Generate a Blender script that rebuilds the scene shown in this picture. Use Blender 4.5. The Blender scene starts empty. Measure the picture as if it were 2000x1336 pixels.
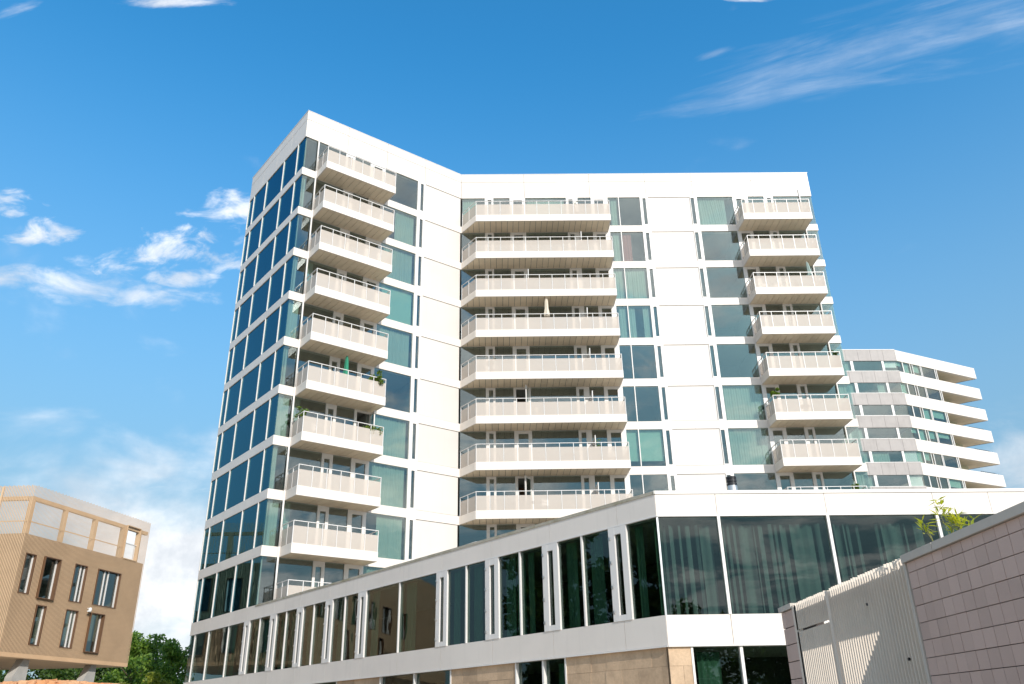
import bpy, bmesh, math, random
import numpy as np
from mathutils import Vector, Matrix

SC = bpy.context.scene
COL = SC.collection
R_ = math.radians
rnd = random.Random(11)

# ------------------------------------------------------------------ camera
CAM_H = 1.6
PITCH, ROLL, FPX = 24.8034, -1.1578, 1611.9994
cam_d = bpy.data.cameras.new('camera')
cam = bpy.data.objects.new('camera', cam_d)
COL.objects.link(cam)
cam_d.sensor_width = 36.0
cam_d.lens = FPX / 2000 * 36.0
cam_d.clip_start = 0.1
cam_d.clip_end = 6000
cam.matrix_world = (Matrix.Translation((0, 0, CAM_H)) @ Matrix.Rotation(R_(90 + PITCH), 4, 'X')
                    @ Matrix.Rotation(R_(ROLL), 4, 'Z'))
SC.camera = cam

def pix_dir(u, v):
    """world direction of a point of the 2000 x 1336 photograph (sky clouds are given as directions)"""
    d = cam.matrix_world.to_3x3() @ Vector(((u - 1000) / FPX, -(v - 668) / FPX, -1))
    return d.normalized()

# ------------------------------------------------------------------ sun, sky, exposure
SUN_AZ, SUN_EL = -62.7, 29.0
sun_vec = Vector((math.cos(R_(SUN_AZ)) * math.cos(R_(SUN_EL)), math.sin(R_(SUN_AZ)) * math.cos(R_(SUN_EL)), math.sin(R_(SUN_EL))))
sl = bpy.data.lights.new('sun', 'SUN')
sl.energy = 3.3
sl.angle = R_(0.53)
sl.color = (1.0, 0.95, 0.885)
so = bpy.data.objects.new('sun', sl)
COL.objects.link(so)
so.rotation_euler = sun_vec.to_track_quat('Z', 'Y').to_euler()
so.location = (60, -120, 80)
SC.view_settings.view_transform = 'Standard'
SC.view_settings.look = 'None'
SC.view_settings.gamma = 1
SC.view_settings.use_curve_mapping = False
SC.view_settings.exposure = 0.34
SKY_STRENGTH = 0.15

class NT:
    def __init__(s, tree):
        s.t = tree; s.n = tree.nodes; s.l = tree.links
    def new(s, typ, **kw):
        n = s.n.new(typ)
        for k, v in kw.items(): setattr(n, k, v)
        return n
    def put(s, sock, v):
        if hasattr(v, 'is_output') and not isinstance(v, (int, float)): s.l.new(v, sock)
        else: sock.default_value = v
    def math(s, op, a, b=None, c=None, clamp=False):
        n = s.new('ShaderNodeMath', operation=op, use_clamp=clamp)
        s.put(n.inputs[0], a)
        if b is not None: s.put(n.inputs[1], b)
        if c is not None: s.put(n.inputs[2], c)
        return n.outputs[0]
    def vmath(s, op, a, b=None):
        n = s.new('ShaderNodeVectorMath', operation=op)
        s.put(n.inputs[0], a)
        if b is not None: s.put(n.inputs[1], b)
        return n.outputs['Value'] if op in ('DOT_PRODUCT', 'LENGTH') else n.outputs[0]
    def mix(s, f, a, b, blend='MIX'):
        n = s.new('ShaderNodeMix', data_type='RGBA', blend_type=blend)
        s.put(n.inputs[0], f); s.put(n.inputs[6], a); s.put(n.inputs[7], b)
        return n.outputs[2]
    def noise(s, vec, scale, detail=4, rough=0.55, dist=0.0):
        n = s.new('ShaderNodeTexNoise')
        if vec is not None: s.put(n.inputs['Vector'], vec)
        n.inputs['Scale'].default_value = scale; n.inputs['Detail'].default_value = detail
        n.inputs['Roughness'].default_value = rough; n.inputs['Distortion'].default_value = dist
        return n.outputs['Fac']
    def smooth(s, x, lo, hi, a=0.0, b=1.0):
        n = s.new('ShaderNodeMapRange', interpolation_type='SMOOTHSTEP')
        s.put(n.inputs[0], x); n.inputs[1].default_value = lo; n.inputs[2].default_value = hi
        n.inputs[3].default_value = a; n.inputs[4].default_value = b
        return n.outputs[0]
    def combine(s, x, y, z):
        n = s.new('ShaderNodeCombineXYZ')
        s.put(n.inputs[0], x); s.put(n.inputs[1], y); s.put(n.inputs[2], z)
        return n.outputs[0]

def rgb(c): return (c[0], c[1], c[2], 1.0)

def build_world():
    w = bpy.data.worlds.new('World'); SC.world = w; w.use_nodes = True
    w.node_tree.nodes.clear()
    t = NT(w.node_tree)
    out = t.new('ShaderNodeOutputWorld'); bg = t.new('ShaderNodeBackground')
    t.l.new(bg.outputs[0], out.inputs[0])
    bg.inputs[1].default_value = SKY_STRENGTH
    sky = t.new('ShaderNodeTexSky', sky_type='NISHITA')
    sky.sun_disc = False
    sky.sun_elevation = R_(SUN_EL)
    sky.sun_rotation = R_(90 - SUN_AZ)
    sky.air_density = 1.0; sky.dust_density = 0.35; sky.ozone_density = 1.6
    hs = t.new('ShaderNodeHueSaturation')
    hs.inputs['Saturation'].default_value = 1.36; hs.inputs['Value'].default_value = 1.24
    t.l.new(sky.outputs[0], hs.inputs['Color'])
    col = t.mix(1.0, hs.outputs[0], (.88, 1.28, 1.17, 1), 'MULTIPLY')
    tc = t.new('ShaderNodeTexCoord').outputs['Generated']
    d = t.vmath('NORMALIZE', tc)
    sep = t.new('ShaderNodeSeparateXYZ'); t.l.new(d, sep.inputs[0])
    # cloud sheet coordinates: the direction projected on a flat layer overhead
    h = t.math('ADD', t.math('MAXIMUM', sep.outputs[2], 0.0), 0.12)
    sheet = t.combine(t.math('DIVIDE', sep.outputs[0], h), t.math('DIVIDE', sep.outputs[1], h), 0.0)
    up = Vector((0, 0, 1))
    total = None
    def add(m):
        nonlocal total
        total = m if total is None else t.math('MAXIMUM', total, m)
    def cluster(u, v, hw, hh, tilt, lo, hi, amount, sx, sy, detail=6, seed=0.0, rough=0.6, gain=0.55):
        c = pix_dir(u, v)
        r = (pix_dir(u + 30, v - 30 * math.tan(R_(tilt))) - c).normalized()
        upv = r.cross(c).normalized()
        k = FPX
        a = t.math('MULTIPLY', t.vmath('DOT_PRODUCT', d, tuple(r)), k / hw)
        b = t.math('MULTIPLY', t.vmath('DOT_PRODUCT', d, tuple(upv)), k / hh)
        rr = t.math('ADD', t.math('MULTIPLY', a, a), t.math('MULTIPLY', b, b))
        front = t.smooth(t.vmath('DOT_PRODUCT', d, tuple(c)), 0.3, 0.6)
        env = t.math('MULTIPLY', t.math('EXPONENT', t.math('MULTIPLY', rr, -0.7)), front)
        vec = t.combine(t.math('MULTIPLY', t.vmath('DOT_PRODUCT', d, tuple(r)), sx),
                        t.math('MULTIPLY', t.vmath('DOT_PRODUCT', d, tuple(upv)), sy), seed)
        nz = t.noise(vec, 1.0, detail, rough, 0.35)
        val = t.math('ADD', nz, t.math('MULTIPLY', t.math('SUBTRACT', env, 1.0), gain))
        add(t.math('MULTIPLY', t.smooth(val, lo, hi), amount))
    #        u    v     hw   hh tilt  lo   hi  amt  sx  sy
    cluster(60, 545, 210, 42, -6, .25, .66, .74, 16, 34, seed=1.3)
    cluster(250, 572, 165, 34, -5, .25, .66, .74, 16, 36, seed=4.1)
    cluster(345, 542, 75, 24, 0, .28, .60, .72, 22, 44, seed=2.2)
    cluster(75, 458, 62, 26, 0, .25, .56, .85, 24, 44, seed=7.7)
    cluster(440, 410, 100, 34, 2, .27, .60, .80, 20, 44, seed=9.1)
    cluster(300, 490, 150, 48, 15, .36, .62, .75, 24, 40, seed=3.6)
    cluster(430, 500, 110, 60, 10, .38, .66, .60, 26, 40, seed=5.2)
    cluster(10, 395, 60, 30, 0, .32, .60, .70, 24, 46, seed=6.4)
    cluster(320, 1130, 230, 200, 0, .08, .50, .92, 8, 13, detail=7, seed=8.2, rough=.5)
    cluster(300, 955, 150, 14, 0, .3, .75, .45, 10, 60, seed=2.9)
    cluster(1690, 88, 400, 62, 17, .28, .86, .36, 5, 40, detail=7, seed=1.9)
    cluster(1930, 30, 330, 80, 14, .30, .86, .36, 5, 38, detail=7, seed=4.9)
    cluster(1580, 160, 330, 44, 9, .30, .86, .33, 6, 42, detail=7, seed=5.9)
    cluster(1385, 108, 45, 10, 16, .3, .8, .28, 8, 40, seed=3.3)
    cluster(320, 2, 130, 12, 0, .25, .6, .8, 12, 50, seed=3.9)
    cluster(1440, 0, 60, 6, 0, .3, .6, .6, 12, 50, seed=1.1)
    cluster(20, 20, 60, 12, 20, .3, .7, .5, 12, 50, seed=6.1)
    cluster(1985, 905, 120, 60, 0, .20, .62, .65, 9, 16, seed=3.1)
    # broken cloud over the rest of the sky, thickest behind the camera as the windows show
    n1 = t.noise(t.vmath('ADD', sheet, (3.7, 1.9, 0.0)), 2.3, 9, 0.64, 0.5)
    back = t.smooth(sep.outputs[1], -0.15, 0.45, 0.0, 1.0)
    low = t.smooth(sep.outputs[2], 0.0, 0.10)
    gen = t.math('SUBTRACT', n1, t.math('MULTIPLY', back, 0.35))
    add(t.math('MULTIPLY', t.math('MULTIPLY', t.smooth(gen, 0.43, 0.60), low), 0.92))
    # pale air near the horizon
    hz = t.smooth(sep.outputs[2], 0.08, 0.72, 0.95, 0.0)
    col = t.mix(hz, col, (1.55, 2.35, 3.0, 1))
    shade = t.noise(d, 16, 6, 0.6)
    ccol = t.mix(t.smooth(shade, .3, .75), (4.3, 4.5, 4.8, 1), (7.2, 7.15, 7.1, 1))
    # cloud is brighter towards the sun, which it scatters forward
    sd = t.math('MAXIMUM', t.vmath('DOT_PRODUCT', d, tuple(sun_vec)), 0.0)
    fw = t.math('ADD', 1.0, t.math('MULTIPLY', t.math('POWER', sd, 6.0), 0.7))
    vm = t.new('ShaderNodeVectorMath', operation='SCALE'); t.l.new(ccol, vm.inputs[0]); t.l.new(fw, vm.inputs['Scale'])
    col = t.mix(total, col, vm.outputs[0])
    t.l.new(col, bg.inputs[0])
build_world()

SC.render.engine = 'CYCLES'
SC.cycles.use_denoising = True
SC.cycles.max_bounces = 8
SC.cycles.transparent_max_bounces = 24
SC.cycles.glossy_bounces = 4
SC.cycles.diffuse_bounces = 4
SC.cycles.caustics_reflective = False
SC.cycles.caustics_refractive = False
SC.cycles.sample_clamp_indirect = 6

# ------------------------------------------------------------------ materials
def mat(name, color, rough=0.6, var=0.0, vscale=1.5, var2=None, metallic=0.0, spec=0.4, streak=0.0,
        grain=0.0, gscale=30, bump=0.0, bscale=20, tone=0.0):
    m = bpy.data.materials.new(name); m.use_nodes = True
    t = NT(m.node_tree); b = t.n['Principled BSDF']
    b.inputs['Roughness'].default_value = rough
    b.inputs['Metallic'].default_value = metallic
    b.inputs['Specular IOR Level'].default_value = spec
    geo = t.new('ShaderNodeNewGeometry'); pos = geo.outputs['Position']
    c = rgb(color)
    if var2 is None: var2 = tuple(x * 0.72 for x in color)
    cur = None
    if var:
        n = t.noise(pos, vscale, 5, 0.6)
        cur = t.mix(t.math('MULTIPLY', t.smooth(n, .38, .72), var), c, rgb(var2))
    if streak:
        sp = t.vmath('MULTIPLY', pos, (4.0, 4.0, 0.25))
        n = t.noise(sp, 1.0, 4, 0.6)
        cur = t.mix(t.math('MULTIPLY', t.smooth(n, .5, .8), streak), cur or c, rgb(tuple(x * .68 for x in color)))
    if grain:
        n = t.noise(pos, gscale, 3, 0.6)
        cur = t.mix(t.math('MULTIPLY', t.smooth(n, .35, .7), grain), cur or c, rgb(tuple(x * .6 for x in color)))
    if tone:
        oi = t.new('ShaderNodeObjectInfo')
        f = t.math('ADD', t.math('MULTIPLY', oi.outputs['Random'], tone), 1 - tone / 2)
        if cur is None:
            rn = t.new('ShaderNodeRGB'); rn.outputs[0].default_value = c; cur = rn.outputs[0]
        vm = t.new('ShaderNodeVectorMath', operation='SCALE')
        t.l.new(cur, vm.inputs[0]); t.l.new(f, vm.inputs['Scale']); cur = vm.outputs[0]
    if cur is None: b.inputs['Base Color'].default_value = c
    else: t.l.new(cur, b.inputs['Base Color'])
    if bump:
        n = t.noise(pos, bscale, 4, 0.6)
        bn = t.new('ShaderNodeBump'); bn.inputs['Strength'].default_value = bump; bn.inputs['Distance'].default_value = 0.02
        t.l.new(n, bn.inputs['Height']); t.l.new(bn.outputs[0], b.inputs['Normal'])
    return m

def glass(name, tint, r0=0.07, wav=0.02, wscale=0.7, rough=0.0, coat=(0.95, 1.0, 1.0)):
    m = bpy.data.materials.new(name); m.use_nodes = True
    t = NT(m.node_tree); t.n.clear()
    out = t.new('ShaderNodeOutputMaterial')
    tr = t.new('ShaderNodeBsdfTransparent'); tr.inputs[0].default_value = rgb(tint)
    gl = t.new('ShaderNodeBsdfGlossy'); gl.inputs['Roughness'].default_value = rough
    gl.inputs[0].default_value = rgb(coat)
    geo = t.new('ShaderNodeNewGeometry')
    bn = t.new('ShaderNodeBump'); bn.inputs['Strength'].default_value = wav; bn.inputs['Distance'].default_value = 0.3
    nz = t.noise(t.vmath('MULTIPLY', geo.outputs['Position'], (1, 1, .6)), wscale, 2, 0.5)
    t.l.new(nz, bn.inputs['Height']); t.l.new(bn.outputs[0], gl.inputs['Normal'])
    c = t.math('ABSOLUTE', t.vmath('DOT_PRODUCT', geo.outputs['Incoming'], geo.outputs['Normal']))
    f = t.math('POWER', t.math('SUBTRACT', 1.0, c, clamp=True), 5.0)
    f = t.math('ADD', t.math('MULTIPLY', f, 1 - r0), r0, clamp=True)
    ms = t.new('ShaderNodeMixShader')
    t.l.new(f, ms.inputs[0]); t.l.new(tr.outputs[0], ms.inputs[1]); t.l.new(gl.outputs[0], ms.inputs[2])
    t.l.new(ms.outputs[0], out.inputs[0])
    return m

def screen_mat(name, color, opacity):
    m = bpy.data.materials.new(name); m.use_nodes = True
    t = NT(m.node_tree); t.n.clear()
    out = t.new('ShaderNodeOutputMaterial')
    tr = t.new('ShaderNodeBsdfTransparent'); tr.inputs[0].default_value = (0.93, .90, .87, 1)
    df = t.new('ShaderNodeBsdfPrincipled'); df.inputs['Base Color'].default_value = rgb(color)
    df.inputs['Roughness'].default_value = 0.6; df.inputs['Specular IOR Level'].default_value = 0.15
    ms = t.new('ShaderNodeMixShader'); ms.inputs[0].default_value = opacity
    t.l.new(tr.outputs[0], ms.inputs[1]); t.l.new(df.outputs[0], ms.inputs[2])
    t.l.new(ms.outputs[0], out.inputs[0])
    return m

def leaf_mat(name, c1, c2, trans=0.35):
    m = bpy.data.materials.new(name); m.use_nodes = True
    t = NT(m.node_tree); t.n.clear()
    out = t.new('ShaderNodeOutputMaterial')
    geo = t.new('ShaderNodeNewGeometry')
    c = t.mix(geo.outputs['Random Per Island'], rgb(c1), rgb(c2))
    df = t.new('ShaderNodeBsdfPrincipled'); df.inputs['Roughness'].default_value = 0.45
    t.l.new(c, df.inputs['Base Color'])
    tl = t.new('ShaderNodeBsdfTranslucent')
    vm = t.new('ShaderNodeVectorMath', operation='MULTIPLY'); t.l.new(c, vm.inputs[0]); vm.inputs[1].default_value = (1.4, 1.6, .6)
    t.l.new(vm.outputs[0], tl.inputs[0])
    ms = t.new('ShaderNodeMixShader'); ms.inputs[0].default_value = trans
    t.l.new(df.outputs[0], ms.inputs[1]); t.l.new(tl.outputs[0], ms.inputs[2]); t.l.new(ms.outputs[0], out.inputs[0])
    return m

M = {}
M['white'] = mat('white_cladding', (.765, .695, .625), .45, var=.22, vscale=.5, streak=.22)
M['white2'] = mat('white_large_panel', (.64, .598, .55), .5, var=.15, vscale=.4, tone=.08, streak=.12)
M['frame'] = mat('window_frame_paint', (.75, .715, .675), .4, var=.1, vscale=2)
M['metal'] = mat('rail_paint', (.72, .69, .66), .35)
M['soffit'] = mat('soffit_board', (.87, .73, .54), .6, var=.35, vscale=1.2, tone=.14)
M['gap'] = mat('dark_gap', (.05, .045, .04), .9)
M['screen'] = screen_mat('balcony_screen', (.70, .625, .555), .56)
M['glass'] = glass('window_glass', (.80, .86, .83), .115, .012)
M['glass_side'] = glass('side_glass', (.09, .31, .36), .12, .010, coat=(.32, .70, .84))
M['glass_pod'] = glass('podium_glass', (.55, .63, .60), .048, .014, .8)
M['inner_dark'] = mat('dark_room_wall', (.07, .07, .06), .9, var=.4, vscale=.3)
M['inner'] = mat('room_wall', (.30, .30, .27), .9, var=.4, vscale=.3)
M['slab'] = mat('floor_slab', (.34, .33, .31), .9, var=.2)
M['curtain'] = mat('pale_curtain', (.36, .44, .39), .9, var=.2, vscale=.8)
M['curtain_green'] = mat('green_curtain', (.16, .30, .20), .9, var=.2, vscale=.8)
M['curtain_red'] = mat('red_curtain', (.42, .12, .11), .9, var=.2, vscale=.8)
M['curtain_blue'] = mat('grey_blue_curtain', (.30, .34, .33), .9, var=.2, vscale=.8)
M['blind'] = mat('green_blind', (.36, .55, .46), .8, var=.06, vscale=.5)
M['stone'] = mat('travertine', (.58, .41, .265), .75, var=.55, vscale=1.6, var2=(.30, .205, .13), grain=.3, gscale=14, tone=.34, bump=.25, bscale=14)
M['coping'] = mat('roof_coping', (.46, .42, .34), .7, var=.7, vscale=2.5, var2=(.26, .23, .13), grain=.3, gscale=12)
M['tile'] = mat('wall_tile', (.55, .395, .335), .42, var=.25, vscale=1.1, tone=.16, grain=.10, gscale=60)
M['grout'] = mat('tile_joint', (.085, .07, .065), .9)
M['slat'] = mat('white_slat', (.72, .625, .525), .5, var=.3, vscale=1.8, streak=.25)
M['wallcap'] = mat('coping_stone', (.55, .49, .42), .6, var=.3, vscale=2.5)
M['wood'] = mat('timber_slat', (.60, .415, .255), .6, var=.35, vscale=.8, tone=0.0)
M['woodback'] = mat('timber_backing', (.22, .15, .095), .7, var=.3, vscale=.8)
M['brownframe'] = mat('bronze_frame', (.14, .075, .04), .4)
M['concrete'] = mat('concrete', (.42, .40, .37), .8, var=.5, vscale=1.2, grain=.2)
M['greyclad'] = mat('zinc_cladding', (.37, .335, .315), .5, var=.5, vscale=.9, streak=.5, tone=.08)
M['steel'] = mat('galvanised_steel', (.62, .62, .62), .3, metallic=.85, var=.2)
M['black'] = mat('black_metal', (.02, .02, .022), .4)
M['rubber'] = mat('dark_wood_door', (.16, .08, .045), .6, var=.3)
M['leaf'] = leaf_mat('tree_leaf', (.07, .15, .026), (.21, .31, .045))
M['leaf_dark'] = leaf_mat('dark_leaf', (.04, .085, .018), (.10, .16, .03))
M['leaf_yellow'] = leaf_mat('yellow_leaf', (.14, .18, .02), (.32, .32, .04))
M['bamboo'] = leaf_mat('bamboo_leaf', (.26, .30, .02), (.62, .54, .05), .45)
M['leaf_pot'] = leaf_mat('pot_plant_leaf', (.05, .12, .015), (.20, .26, .02))
M['bark'] = mat('bark', (.10, .075, .05), .9, var=.5, vscale=5)
M['cane'] = mat('bamboo_cane', (.22, .22, .08), .5)
M['terracotta'] = mat('terracotta', (.35, .16, .09), .8)
M['paving'] = mat('paving', (.60, .515, .41), .85, var=.4, vscale=.5, grain=.2, gscale=9)
M['roofgravel'] = mat('roof_membrane', (.42, .38, .33), .9, var=.4, vscale=.8)
M['earth'] = mat('orange_earth', (.62, .24, .07), .9, var=.5, vscale=1.5, var2=(.60, .33, .16), bump=.5, bscale=8)
M['rubble'] = mat('pale_rubble', (.60, .36, .20), .9, var=.8, vscale=1.2, var2=(.62, .24, .07))
M['parasol_beige'] = mat('beige_canvas', (.66, .58, .46), .9)
M['parasol_green'] = mat('green_canvas', (.03, .22, .13), .9)
M['parasol_grey'] = mat('grey_green_canvas', (.28, .36, .33), .9)
M['plastic'] = mat('white_plastic', (.78, .77, .74), .4)
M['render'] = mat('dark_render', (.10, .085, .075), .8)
M['roof_tile'] = mat('dark_roof', (.09, .07, .06), .8)

# ------------------------------------------------------------------ geometry helpers
class Frame:
    """facade frame: s along the wall, n out of the wall, z above the camera's eye level"""
    def __init__(f, O, d, n): f.O = np.array(O, float); f.d = np.array(d, float); f.n = np.array(n, float)
    def p(f, s, n, z):
        q = f.O + f.d * s + f.n * n
        return (float(q[0]), float(q[1]), float(z + CAM_H))
def ang(a): return np.array([math.cos(R_(a)), math.sin(R_(a))])
def frame_from(O, a, outward):
    d = ang(a); n = np.array([d[1], -d[0]]) * outward
    return Frame(O, d, n)

class MB:
    def __init__(s): s.v = []; s.f = []
    def hexa(s, pts):
        b = len(s.v); s.v += pts
        s.f += [tuple(b + i for i in q) for q in ((0, 1, 2, 3), (7, 6, 5, 4), (0, 4, 5, 1), (1, 5, 6, 2), (2, 6, 7, 3), (3, 7, 4, 0))]
        return s
    def box(s, F, s0, s1, n0, n1, z0, z1):
        return s.hexa([F.p(a, b, c) for c in (z0, z1) for a, b in ((s0, n0), (s1, n0), (s1, n1), (s0, n1))])
    def prism(s, pts, z0, z1, F=None):
        P0 = [F.p(a, b, z0) if F else (a, b, z0 + CAM_H) for a, b in pts]
        P1 = [F.p(a, b, z1) if F else (a, b, z1 + CAM_H) for a, b in pts]
        b = len(s.v); k = len(pts); s.v += P0 + P1
        s.f.append(tuple(b + i for i in range(k))[::-1]); s.f.append(tuple(b + k + i for i in range(k)))
        for i in range(k):
            j = (i + 1) % k; s.f.append((b + i, b + j, b + k + j, b + k + i))
        return s
    def tube(s, p0, p1, r0, r1=None, seg=8, caps=True):
        r1 = r0 if r1 is None else r1
        a, c = Vector(p0), Vector(p1); ax = (c - a).normalized()
        x = ax.orthogonal().normalized(); y = ax.cross(x)
        b = len(s.v)
        for q, r in ((a, r0), (c, r1)):
            for i in range(seg):
                t = 2 * math.pi * i / seg
                s.v.append(tuple(q + x * (r * math.cos(t)) + y * (r * math.sin(t))))
        for i in range(seg):
            j = (i + 1) % seg; s.f.append((b + i, b + j, b + seg + j, b + seg + i))
        if caps:
            s.f.append(tuple(b + i for i in range(seg))[::-1]); s.f.append(tuple(b + seg + i for i in range(seg)))
        return s
    def lathe(s, c, prof, seg=12):
        b = len(s.v)
        for r, z in prof:
            for i in range(seg):
                t = 2 * math.pi * i / seg
                s.v.append((c[0] + r * math.cos(t), c[1] + r * math.sin(t), c[2] + z))
        for k in range(len(prof) - 1):
            for i in range(seg):
                j = (i + 1) % seg
                s.f.append((b + k * seg + i, b + k * seg + j, b + (k + 1) * seg + j, b + (k + 1) * seg + i))
        s.f.append(tuple(b + i for i in range(seg))[::-1]); s.f.append(tuple(b + (len(prof) - 1) * seg + i for i in range(seg)))
        return s
    def quad(s, a, b, c, d):
        k = len(s.v); s.v += [a, b, c, d]; s.f.append((k, k + 1, k + 2, k + 3)); return s
    def mesh(s, name, m, org=(0, 0, 0), smooth=False):
        me = bpy.data.meshes.new(name)
        o = Vector(org)
        me.from_pydata([tuple(Vector(v) - o) for v in s.v], [], s.f)
        bm = bmesh.new(); bm.from_mesh(me); bmesh.ops.recalc_face_normals(bm, faces=bm.faces); bm.to_mesh(me); bm.free()
        if m is not None: me.materials.append(m)
        if smooth:
            for p in me.polygons: p.use_smooth = True
        return me

def link(name, data, parent=None, loc=(0, 0, 0)):
    o = bpy.data.objects.new(name, data); COL.objects.link(o)
    if parent is not None: o.parent = parent
    o.location = loc
    return o
def thing(name, label, cat, loc, group=None, data=None):
    o = bpy.data.objects.new(name, data); COL.objects.link(o); o.location = loc
    o['label'] = label; o['category'] = cat
    if group: o['group'] = group
    return o
class Maker:
    """adds parts to one thing; meshes are written relative to the thing's base"""
    def __init__(s, root): s.root = root; s.org = tuple(root.location)
    def part(s, name, mb, m, parent=None, smooth=False, kind=None):
        o = link(name, mb.mesh(name, m, s.org, smooth), parent or s.root)
        if kind: o['kind'] = kind
        return o

def curtain_mb(F, s0, s1, n, z0, z1, pitch=.17, amp=.045, gather=0.0, seed=0, sheer=0.0):
    mb = MB(); r = random.Random(seed)
    k = max(4, int((s1 - s0) / pitch * 4)); ph = r.random() * 6
    top = []; bot = []
    for i in range(k + 1):
        t = i / k; s = s0 + (s1 - s0) * t
        o = math.sin(i * math.pi / 2 + ph + .6 * math.sin(i * .37 + ph)) * amp * (0.7 + .5 * math.sin(i * .9 + ph * 2))
        o2 = o * 1.15 + .01 * math.sin(i * .5)
        sb = s + gather * (s1 - s0) * math.sin(t * math.pi) * 0.2
        top.append(F.p(s, n + o, z1)); bot.append(F.p(sb, n + o2, z0))
    b = len(mb.v); mb.v += top + bot
    for i in range(k):
        if r.random() >= sheer: mb.f.append((b + i, b + i + 1, b + k + 2 + i, b + k + 1 + i))
    return mb

# ------------------------------------------------------------------ the site, fitted to the photograph
C0 = np.array([-13.637, 44.641]); aA, aB, aR, aD = 128.728, 37.4565, 1.3025, 3.0072
FA = frame_from(C0, aA, -1)          # side wall of the tower and, for s < 0, of the low building
FB = frame_from(C0, aB, 1)           # angled wing
LB = 12.5966
C2 = C0 + LB * ang(aB)
FR = frame_from(C2, aR, 1)           # long wing
LR = 26.8131
C3 = C2 + LR * ang(aR)
LA = 9.6546
C1 = C0 + LA * ang(aA)
SA4 = -28.0236
C4 = C0 + SA4 * ang(aA)
FD = frame_from(C4, aD, 1)           # front of the low building
Z1, TH, PT = 33.7354, .5553, 3.1
ZH, ZF = 38.418, 36.264
NF = 10
def zb(k): return Z1 - (k - 1) * PT - TH
T10 = Z1 - 9 * PT
GZ = -CAM_H

# ------------------------------------------------------------------ ground
def structure(name, mb, m):
    o = link(name, mb.mesh(name, m)); o['kind'] = 'structure'; return o
structure('ground', MB().quad((-2500, -2500, 0), (2500, -2500, 0), (2500, 2500, 0), (-2500, 2500, 0)), M['paving'])

# ------------------------------------------------------------------ apartment tower
def line_isect(p, d, q, e):
    A = np.array([[d[0], -e[0]], [d[1], -e[1]]]); t = np.linalg.solve(A, q - p); return p + d * t[0]

tower = thing('apartment_tower', 'tall white apartment tower of two angled wings with stacked balconies', 'apartment block',
              (float(C0[0]), float(C0[1]), 0))
TW = Maker(tower)
C3b = C3 - FR.n * 13.0
Cb = np.array([-6.0, 66.0])
foot = [C0, C2, C3, C3b, Cb, C1]
def inset_poly(e):
    a = C1 - FA.n * 0 ; 
    pA = C0 - FA.n * e; pB = C0 - FB.n * e; pR = C2 - FR.n * e
    q0 = line_isect(pA, FA.d, pB, FB.d); q2 = line_isect(pB, FB.d, pR, FR.d)
    q3 = pR + FR.d * (LR - e); q1 = pA + FA.d * (LA - .3)
    return [q0, q2, q3, C3b - FR.d * e + FR.n * .2, Cb + np.array([0, -.3]), q1]
# core walls and floors
core = MB().prism(inset_poly(4.2), GZ + .02, ZF + .5)
TW.part('core_wall', core, M['inner'])
slabs = MB()
for k in range(0, NF + 2):
    z1 = (ZF + .45) if k == 0 else Z1 - (k - 1) * PT - .05
    slabs.prism(inset_poly(.34), z1 - .40, z1)
TW.part('floor_slab', slabs, M['slab'])
TW.part('roof', MB().prism(inset_poly(.3), ZH - .45, ZH - .2), M['roofgravel'])
# rear walls
def rear(a, b, e=.3):
    d = (b - a) / np.linalg.norm(b - a); n = np.array([-d[1], d[0]])
    return MB().prism([a, b, b - n * e, a - n * e], GZ, ZH - .02)
TW.part('rear_wall', rear(C1 + (Cb - C1) * .006, Cb), M['white2']); TW.part('rear_wall', rear(Cb, C3b), M['white2'])
# room partitions
for k in range(0, NF + 1):
    z1 = ZF if k == 0 else zb(k)
    z0 = z1 - (PT - TH)
    for F, ss in ((FB, (3.4, 5.95, 9.4)), (FR, (3.8, 8.85, 11.08, 14.2, 17.45, 20.75, 23.5)), (FA, (4.9,))):
        for s in ss: TW.part('partition_wall', MB().box(F, s - .06, s + .06, -4.4, -.30, z0, z1), M['inner'])

# roof fascia panels
def fascia_run(F, s0, s1, cuts, z0, z1, zsplit):
    cs = [s0] + [c for c in cuts if s0 < c < s1] + [s1]
    for a, b in zip(cs[:-1], cs[1:]):
        TW.part('fascia_panel', MB().box(F, a + .012, b - .012, -.30, 0, z0, zsplit - .014), M['white'])
        TW.part('fascia_panel', MB().box(F, a + .012, b - .012, -.30, .004, zsplit + .014, z1), M['white'])
fascia_run(FA, .0, LA, [2.4, 4.8, 7.2], ZF, ZH, ZF + 1.45)
fascia_run(FB, .0, LB, [3.1, 6.2, 9.4], ZF, ZH, ZF + 1.45)
fascia_run(FR, .0, LR, [4.8, 9.8, 14.1, 17.7, 22.3], ZF, ZH, ZF + 1.45)
cap = MB()
for F, a, b in ((FA, -.02, LA + .03), (FB, -.02, LB - .0), (FR, .03, LR + .03)):
    cap.box(F, a, b, -.45, .025, ZH + .002, ZH + .045)
TW.part('roof_edge', cap, M['frame'])

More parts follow.
